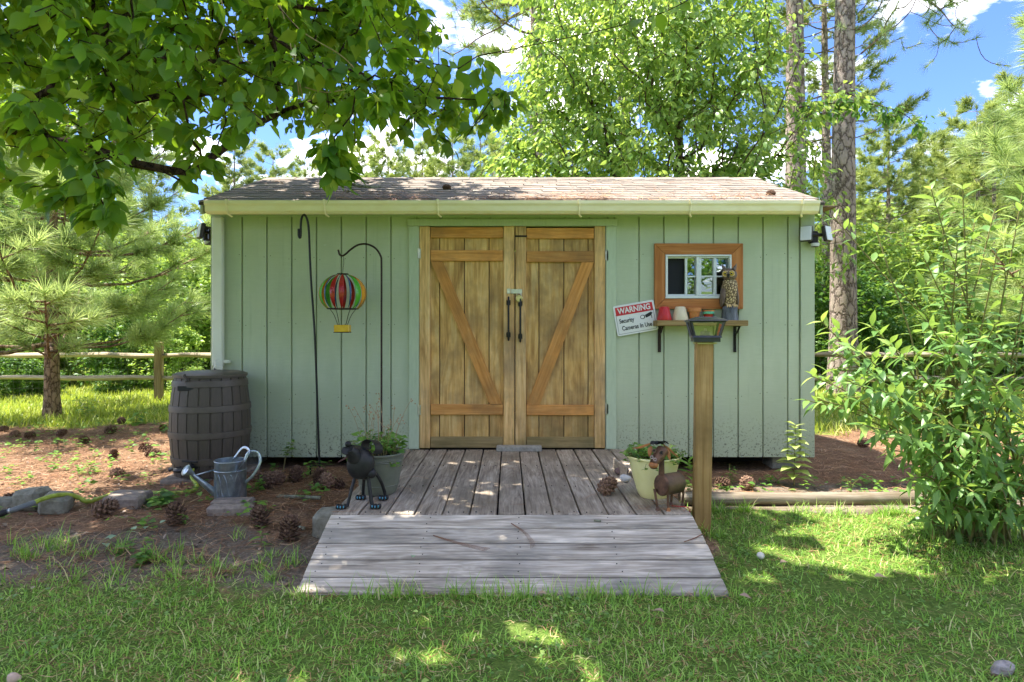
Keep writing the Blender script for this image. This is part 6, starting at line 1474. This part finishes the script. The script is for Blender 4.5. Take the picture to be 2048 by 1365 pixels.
# ------------------------------------------------------------------ lawn, meadow, straw
def blades(name, xs, ys, hmin, hmax, wd, mat, seed, label, zf=None, lean=.5):
    rng = np.random.default_rng(seed); n = len(xs)
    V0 = np.array([(-.5, 0, 0), (.5, 0, 0), (-.38, .55, .06), (.38, .55, .06), (0, 1, .26)]); TF_ = np.array([(0, 1, 3), (0, 3, 2), (2, 3, 4)])
    a = rng.uniform(0, 2*PI, n); l = rng.random(n)**1.0*lean*1.6; ax = np.stack([np.cos(a)*l, np.sin(a)*l, np.ones(n)], 1); nn = np.stack([np.cos(a), np.sin(a), np.full(n, .1)], 1)
    h = hmin+(hmax-hmin)*rng.random(n)**1.6; pos = np.stack([xs, ys, (gz(xs, ys) if zf is None else zf)-.004], 1)
    clump = .5+.5*np.sin(xs*2.3+1.7*np.sin(ys*3.1))*np.sin(ys*2.7+1.3*np.sin(xs*1.9)); rn = np.clip(rng.random(n)**1.2*.85+.22*(clump-.5), 0, .93); rn = np.where(rng.random(n) < .10, 1.0, rn)
    o = place(name, spread(V0, TF_, pos, ax, nn, h, rn, name, mat, False, wd*rng.uniform(.7, 1.3, n))); tag(o, label, 'grass', kind='stuff')
rng = np.random.default_rng(90)
def scatter(n, x0, x1, y0, y1, which, power=1.0, thr=.25):
    x = rng.uniform(x0, x1, n); y = rng.uniform(y0, y1, n); z = zones(x, y)
    clump = .55+.45*np.sin(x*9+2*np.sin(y*7))*np.sin(y*11+1.5*np.sin(x*8)); wgt = {'lawn': z[0], 'straw': z[1]+.33*z[2], 'sand': z[2], 'meadow': z[3]}[which]
    k = rng.random(n) < (wgt**power)*np.clip(clump*1.15+.14+.25*np.sin(x*2.9+1.3*np.sin(y*2.3)), .06, 1); return x[k], y[k]
def clear(x, y):
    k = ~((x > DXL-.03) & (x < DXR+.03) & (y > 2.745) & (y < 5.2)) & ~((np.hypot(x-2.6, y-3.52) < .16)) & ~((x > XL) & (x < XR) & (y > YW-.02) & (y < YB)); return x[k], y[k]
x1_, y1_ = clear(*scatter(185000, -3.6, 4.6, 1.7, 4.12, 'lawn'))
blades('lawn_grass', x1_, y1_, .02, .055, .0046, MAT['grass'], 1, 'short mown lawn grass in front of the ramp and timbers', lean=1.9)
x1_, y1_ = clear(*scatter(7000, -3.6, 4.6, 1.7, 4.05, 'lawn'))
blades('lawn_grass', x1_, y1_, .05, .105, .0045, MAT['grass'], 2, 'longer loose lawn blades standing above the mown grass', lean=1.2)
n = 2600; cx = rng.uniform(-3, 4.2, 60); cy = rng.uniform(1.75, 3.9, 60); w_ = rng.integers(0, 60, n); x = cx[w_]+rng.normal(size=n)*.09; y = cy[w_]+rng.normal(size=n)*.07; k = zones(x, y)[0] > .5; x, y = clear(x[k], y[k]); k = len(x); a = rng.uniform(0, 6.28, k)
o = place('lawn_clover', spread(OM, OMF, np.stack([x, y, gz(x, y)+rng.uniform(.012, .04, k)], 1), np.stack([np.cos(a), np.sin(a), rng.uniform(0, .4, k)], 1), np.tile([0, 0, 1.], (k, 1))+rng.normal(size=(k, 3))*.3, rng.uniform(.012, .026, k), rng.random(k), 'lawn_clover', MAT['leaf_bush'])); tag(o, 'small round leaved weeds mixed into the lawn', 'ground cover', kind='stuff')
# tufts against the ramp, the post, the timbers and in the bare soil
xs, ys = [], []
tuf = [(rng.uniform(-.98, .98), 2.715) for _ in range(26)]+[(rng.uniform(1.0, 2.5), 3.97) for _ in range(24)]+[(1.07+rng.normal()*.04, 3.5) for _ in range(5)]+[gp_(130, 1115)[:2], gp_(90, 1090)[:2], gp_(60, 1120)[:2], gp_(475, 1080)[:2], gp_(590, 1130)[:2], gp_(350, 1105)[:2], gp_(430, 1140)[:2], gp_(140, 1165)[:2]]+[gp_(rng.uniform(0, 600), rng.uniform(1085, 1175))[:2] for _ in range(26)]
for cx, cy in tuf:
    n = int(rng.uniform(14, 34)); xs.append(cx+rng.normal(size=n)*.022); ys.append(cy+rng.normal(size=n)*.02)
blades('grass_tufts', np.concatenate(xs), np.concatenate(ys), .05, .13, .0045, MAT['grass'], 3, 'longer grass tufts along the ramp, the timbers and the bare soil', lean=.7)
x1_, y1_ = clear(*scatter(60000, -11, -2.0, 6.6, 13, 'meadow')); x2_, y2_ = clear(*scatter(60000, 2.3, 12, 6.4, 13, 'meadow'))
blades('meadow_grass', np.concatenate([x1_, x2_]), np.concatenate([y1_, y2_]), .05, .16, .012, MAT['meadow'], 4, 'sunlit meadow grass around the rail fences', lean=.5)
x1_, y1_ = scatter(45000, -26, 28, 13, 34, 'meadow')
blades('meadow_grass', x1_, y1_, .12, .3, .04, MAT['meadow'], 5, 'far meadow grass between the fence and the woods', lean=.5)
def straw(xs, ys, zs, length, wd, seed, name, label, tilt=None, parent=None):
    rg = np.random.default_rng(seed); n = len(xs); V0 = np.array([(-.5, -.5, 0), (.5, -.5, 0), (-.5+6, 0, .03), (.5+6, 0, .03), (-.3, .5, 0), (.3, .5, 0)], float)
    V0[:, 0] *= 1.0; TF_ = np.array([(0, 1, 3, 2), (2, 3, 5, 4)]); a = rg.uniform(0, 2*PI, n); sl = rg.normal(size=n)*.07
    ax = np.stack([np.cos(a), np.sin(a), sl], 1)
    if tilt is not None: ax[:, 2] += ax[:, 1]*tilt
    nn = np.tile([0, 0, 1.0], (n, 1))+rg.normal(size=(n, 3))*.2
    if tilt is not None: nn[:, 1] -= tilt
    me = spread(V0, TF_, np.stack([xs, ys, zs], 1), ax, nn, length*rg.uniform(.6, 1.2, n), rg.random(n), name, MAT['straw'], False, wd*rg.choice([-1, 1], n)*rg.uniform(.6, 1.2, n))
    o = place(name, me, parent); tag(o, label, 'pine straw', kind='stuff'); return o
x1_, y1_ = clear(*scatter(34000, -6.5, -.7, 2.9, 8.2, 'straw')); x2_, y2_ = clear(*scatter(16000, .95, 5.0, 4.15, 7.4, 'straw')); x3_, y3_ = clear(*scatter(2500, -4, 1.3, 2.9, 4.0, 'sand'))
xs = np.concatenate([x1_, x2_, x3_]); ys = np.concatenate([y1_, y2_, y3_])
straw(xs, ys, gz(xs, ys)+.004+.016*rng.random(len(xs)), .17, .0038, 1, 'pine_straw', 'brown pine straw covering the beds beside the shed')
x1_, y1_ = clear(*scatter(16000, -3.4, 4.4, 1.7, 4.0, 'lawn')); straw(x1_, y1_, gz(x1_, y1_)+.006+.02*rng.random(len(x1_)), .06, .0026, 12, 'lawn_thatch', 'dry thatch and clippings lying in the lawn')
# flakes, bark chips and bits on the soil
n = 5000; xs, ys = clear(*scatter(n, -5, -.9, 2.8, 6.5, 'straw')); x2_, y2_ = clear(*scatter(3500, -4, 3.5, 2.75, 5.2, 'sand')); xs = np.concatenate([xs, x2_]); ys = np.concatenate([ys, y2_]); k = len(xs)
o = place('leaf_litter', spread(DI, DIF, np.stack([xs, ys, gz(xs, ys)+.008], 1), rng.normal(size=(k, 3))*np.array([1, 1, .15]), np.tile([0, 0, 1.], (k, 1))+rng.normal(size=(k, 3))*.3, .03*rng.uniform(.4, 1.3, k), rng.random(k), 'leaf_litter', leafmat('litter', [(0, S(70, 54, 42)), (.6, S(124, 100, 80)), (1, S(176, 156, 136))], S(120, 90, 60), .05)))
tag(o, 'dry leaf and bark litter scattered on the soil', 'litter', kind='stuff')
# little seedlings in the straw
xs, ys = clear(*scatter(420, -6, -1.0, 3.4, 8.0, 'straw')); x2_, y2_ = clear(*scatter(260, 1.1, 4.5, 4.2, 5.1, 'sand')); xs = np.concatenate([xs, x2_]); ys = np.concatenate([ys, y2_]); P = []; A_ = []
for x, y in zip(xs, ys):
    for j in range(int(rng.uniform(4, 10))):
        a = rng.uniform(0, 6.28); P.append((x+rng.normal()*.03, y+rng.normal()*.03, float(gz(x, y))+rng.uniform(.008, .07))); A_.append((math.cos(a), math.sin(a), rng.uniform(0, .5)))
k = len(P); o = place('seedlings', spread(OM, OMF, np.array(P), np.array(A_), np.tile([0, 0, 1.], (k, 1))+rng.normal(size=(k, 3))*.25, .04*rng.uniform(.6, 1.5, k), rng.random(k), 'seedlings', MAT['leaf_weed'])); tag(o, 'small green seedlings sprouting through the pine straw', 'ground cover', kind='stuff')

# ------------------------------------------------------------------ debris on roof, deck and lawn
tl = (ZR-ZE)/(YR-YE)
def roofpts(n, x0, x1, d0, d1, pile=.0):
    x = rng.uniform(x0, x1, n); y = YE+(YR-YE)*(d0+(d1-d0)*rng.random(n)); return x, y, ZE+(y-YE)*tl+.016+pile*rng.random(n)
R = [roofpts(260, -2.4, 2.4, .02, .95), roofpts(130, -.5, 1.3, .0, .07, .02), roofpts(220, -.2, .8, .0, .09, .045), roofpts(110, -1.75, -.85, .14, .26, .035), roofpts(160, -1.4, -.6, .0, .1, .04), roofpts(60, 1.6, 2.1, .03, .2, .015), roofpts(80, .6, 2.3, .1, .5)]
straw(*[np.concatenate([q[i] for q in R]) for i in range(3)], .17, .0048, 5, 'roof_straw', 'rusty pine straw gathered along the roof edge and shingles', tl)
nd = 90; xs = rng.uniform(DXL+.05, DXR-.05, nd); ys = rng.uniform(3.35, 5.05, nd); straw(xs, ys, np.full(nd, DZ+.004), .15, .0026, 6, 'deck_straw', 'loose brown pine needles fallen on the deck planks')
xs = np.concatenate([X(1350, 3.4)+rng.normal(size=50)*.06, X(1290, 3.45)+rng.normal(size=30)*.05]); ys = np.concatenate([3.40+rng.normal(size=50)*.03, 3.42+rng.normal(size=30)*.04]); k = (xs < .94) & (ys > 3.32); straw(xs[k], ys[k], np.full(k.sum(), DZ+.005), .08, .0024, 7, 'deck_straw', 'small heap of pine needles around the tin goat feet')
def ramp_z(y): return float(np.interp(y, ry[::-1], rz[::-1]))
for i, (pp, lab) in enumerate(((((866, 1072), (900, 1083), (940, 1094), (975, 1101)), 'bundle of brown pine needles lying on the ramp, almost straight'), (((1022, 1048), (1046, 1064), (1062, 1082), (1066, 1096)), 'bundle of brown pine needles curving down the ramp'), (((1368, 1085), (1388, 1078), (1406, 1069)), 'short pine needle bundle at the ramp edge near the post'))):
    m = MB()
    for j in range(4):
        P = []
        for q, (px, py) in enumerate(pp):
            best = min(np.linspace(2.74, 3.3, 200), key=lambda y: abs(664+(H-ramp_z(y)-.004)*F/y-py)); P.append(Vector((X(px, best)+(j-1.5)*.004*q*.6, best+(j-1.5)*.003*q, ramp_z(best)+.005+.001*j)))
        m.tube(smoothpath(P, 4), .0008, 4)
    o = m.build('needle_bundle', dry_n if i else globals().setdefault('dry_n', proc('dry_needle_brown', S(104, 66, 44), S(140, 96, 66), 30, rough=.8)), None, org=P[0]); tag(o, lab, 'pine needles')
# branch on the roof
def onroof(px, py):
    best = min(np.linspace(YE, YR, 300), key=lambda y: abs(664-(ZE+(y-YE)*tl-H)*F/y-py)); return Vector((X(px, best), best, ZE+(best-YE)*tl+.02))
br_ = [onroof(696, 388), onroof(702, 381)+Vector((0, 0, .03)), onroof(720, 384)+Vector((0, 0, .03)), onroof(742, 387)+Vector((0, 0, .03)), onroof(760, 383)+Vector((0, 0, .02))]
t = empty('fallen_branch', br_[0], 'lichen covered fallen branch lying on the roof shingles', 'branch'); lich = proc('lichen_bark', S(74, 60, 48), S(150, 156, 132), 26, rough=.95, bump=.6)
m = MB(); m.tube(smoothpath(br_, 4), [.014]*9+[.011]*8, 7); m.build('main_stem', lich, t, True)
m = MB(); m.tube(smoothpath([br_[1], onroof(698, 374)+Vector((0, 0, .05)), onroof(716, 374)+Vector((0, 0, .06)), onroof(736, 380)+Vector((0, 0, .04))], 4), .011, 6); m.tube([br_[1], br_[1]+Vector((-.03, 0, .09)), br_[1]+Vector((-.05, .02, .12))], [.01, .007, .004], 6); m.build('side_twig', lich, t, True)
for px, py, lab in ((885, 382, 'small curled brown bit lying in the middle of the roof shingles'), (1533, 394, 'small dark bit lying on the roof near the shrub side')):
    p = onroof(px, py); o = place('pine_cone', CM, None, p+Vector((0, 0, .008)), (1.5, .3, 1.7), .5); tag(o, lab, 'pine cone')
# fallen leaves and stones on the lawn
lm_d = leafmat('fallen_leaf', [(0, S(150, 118, 92)), (1, S(188, 164, 140))], S(150, 110, 80), .1)
def fallen(px, py, s, lab, z=0, mat=lm_d):
    D = (H-.03-z)*F/(py-664); T_ = OV*s; T_ = T_.copy(); T_[:, 2] += .25*abs(T_[:, 0]); me = fast_mesh('fallen_leaf', T_, OVF, mat, True, np.full(len(T_), .5)); o = place('fallen_leaf', me, None, (X(px, D), D, .035+z), (.15, .1, px*.7)); tag(o, lab, 'leaf')
fallen(1330, 1228, .055, 'pale curled dry leaf on the lawn below the ramp'); fallen(1748, 1156, .06, 'reddish brown dry leaf on the lawn before the shrub'); fallen(1478, 1193, .05, 'small tan dry leaf on the lawn by the ramp corner'); fallen(1560, 1128, .05, 'dark curled dry leaf on the lawn beyond the ramp corner'); fallen(1075, 1190, .045, 'tan dry leaf in the grass at the ramp foot')
fallen(826, 1118, .04, 'pale green curled leaf resting on the ramp planks', .07, MAT['leaf_silver'])
wh = proc('pale_puffball', S(196, 188, 172), S(222, 216, 202), 20, rough=.9); 
D = 1.13*F/(1120-664); rock('puffball', (X(1521, D), D, .03), (.02, .02, .018), 'whitish round mushroom in the lawn beyond the ramp corner', 'mushroom', wh, 5)
D = 1.12*F/(1352-664); rock('pale_pebble', (X(27, D), D, .012), (.024, .02, .02), 'pinkish pale pebble in the grass beneath the broad leaved tree', 'stone', proc('pink_stone', S(168, 140, 122), S(196, 170, 150), 20, rough=.8), 6)
D = 1.11*F/(1335-664); o = rock('weathered_root', (X(2015, D), D+.02, .012), (.055, .03, .028), 'grey weathered lump of wood in the lawn before the shrub', 'wood', proc('grey_wood_lump', S(120, 112, 106), S(164, 156, 150), 30, rough=.95, bump=1, bd=.01), 7, .4)
c = Vector((X(1187, 3.25), 3.235, ramp_z(3.235)+.006)); m = MB(); m.tube([c, c+Vector((.035, -.008, 0))], .005, 6); o = m.build('twig_stub', lich, None, org=c); tag(o, 'short dark twig stub lying on the top ramp plank', 'twig')
m = MB(); p0 = Vector(gp_(590, 1060)); m.tube(smoothpath([p0+Vector((-.05, .02, .012)), p0+Vector((0, 0, .016)), p0+Vector((.06, -.02, .012))], 4), .011, 6); o = m.build('lichen_twig', lich, None, True, org=p0); tag(o, 'pale lichen covered twig on the soil beside the deck corner', 'twig')
m = MB(); p0 = Vector(gp_(600, 1000)); m.tube(smoothpath([p0+Vector((-.16, .03, .014)), p0+Vector((0, 0, .018)), p0+Vector((.14, -.01, .014))], 4), .013, 6); o = m.build('bark_stick', lich, None, True, org=p0); tag(o, 'mossy stick lying between the watering can and the metal dog', 'stick')
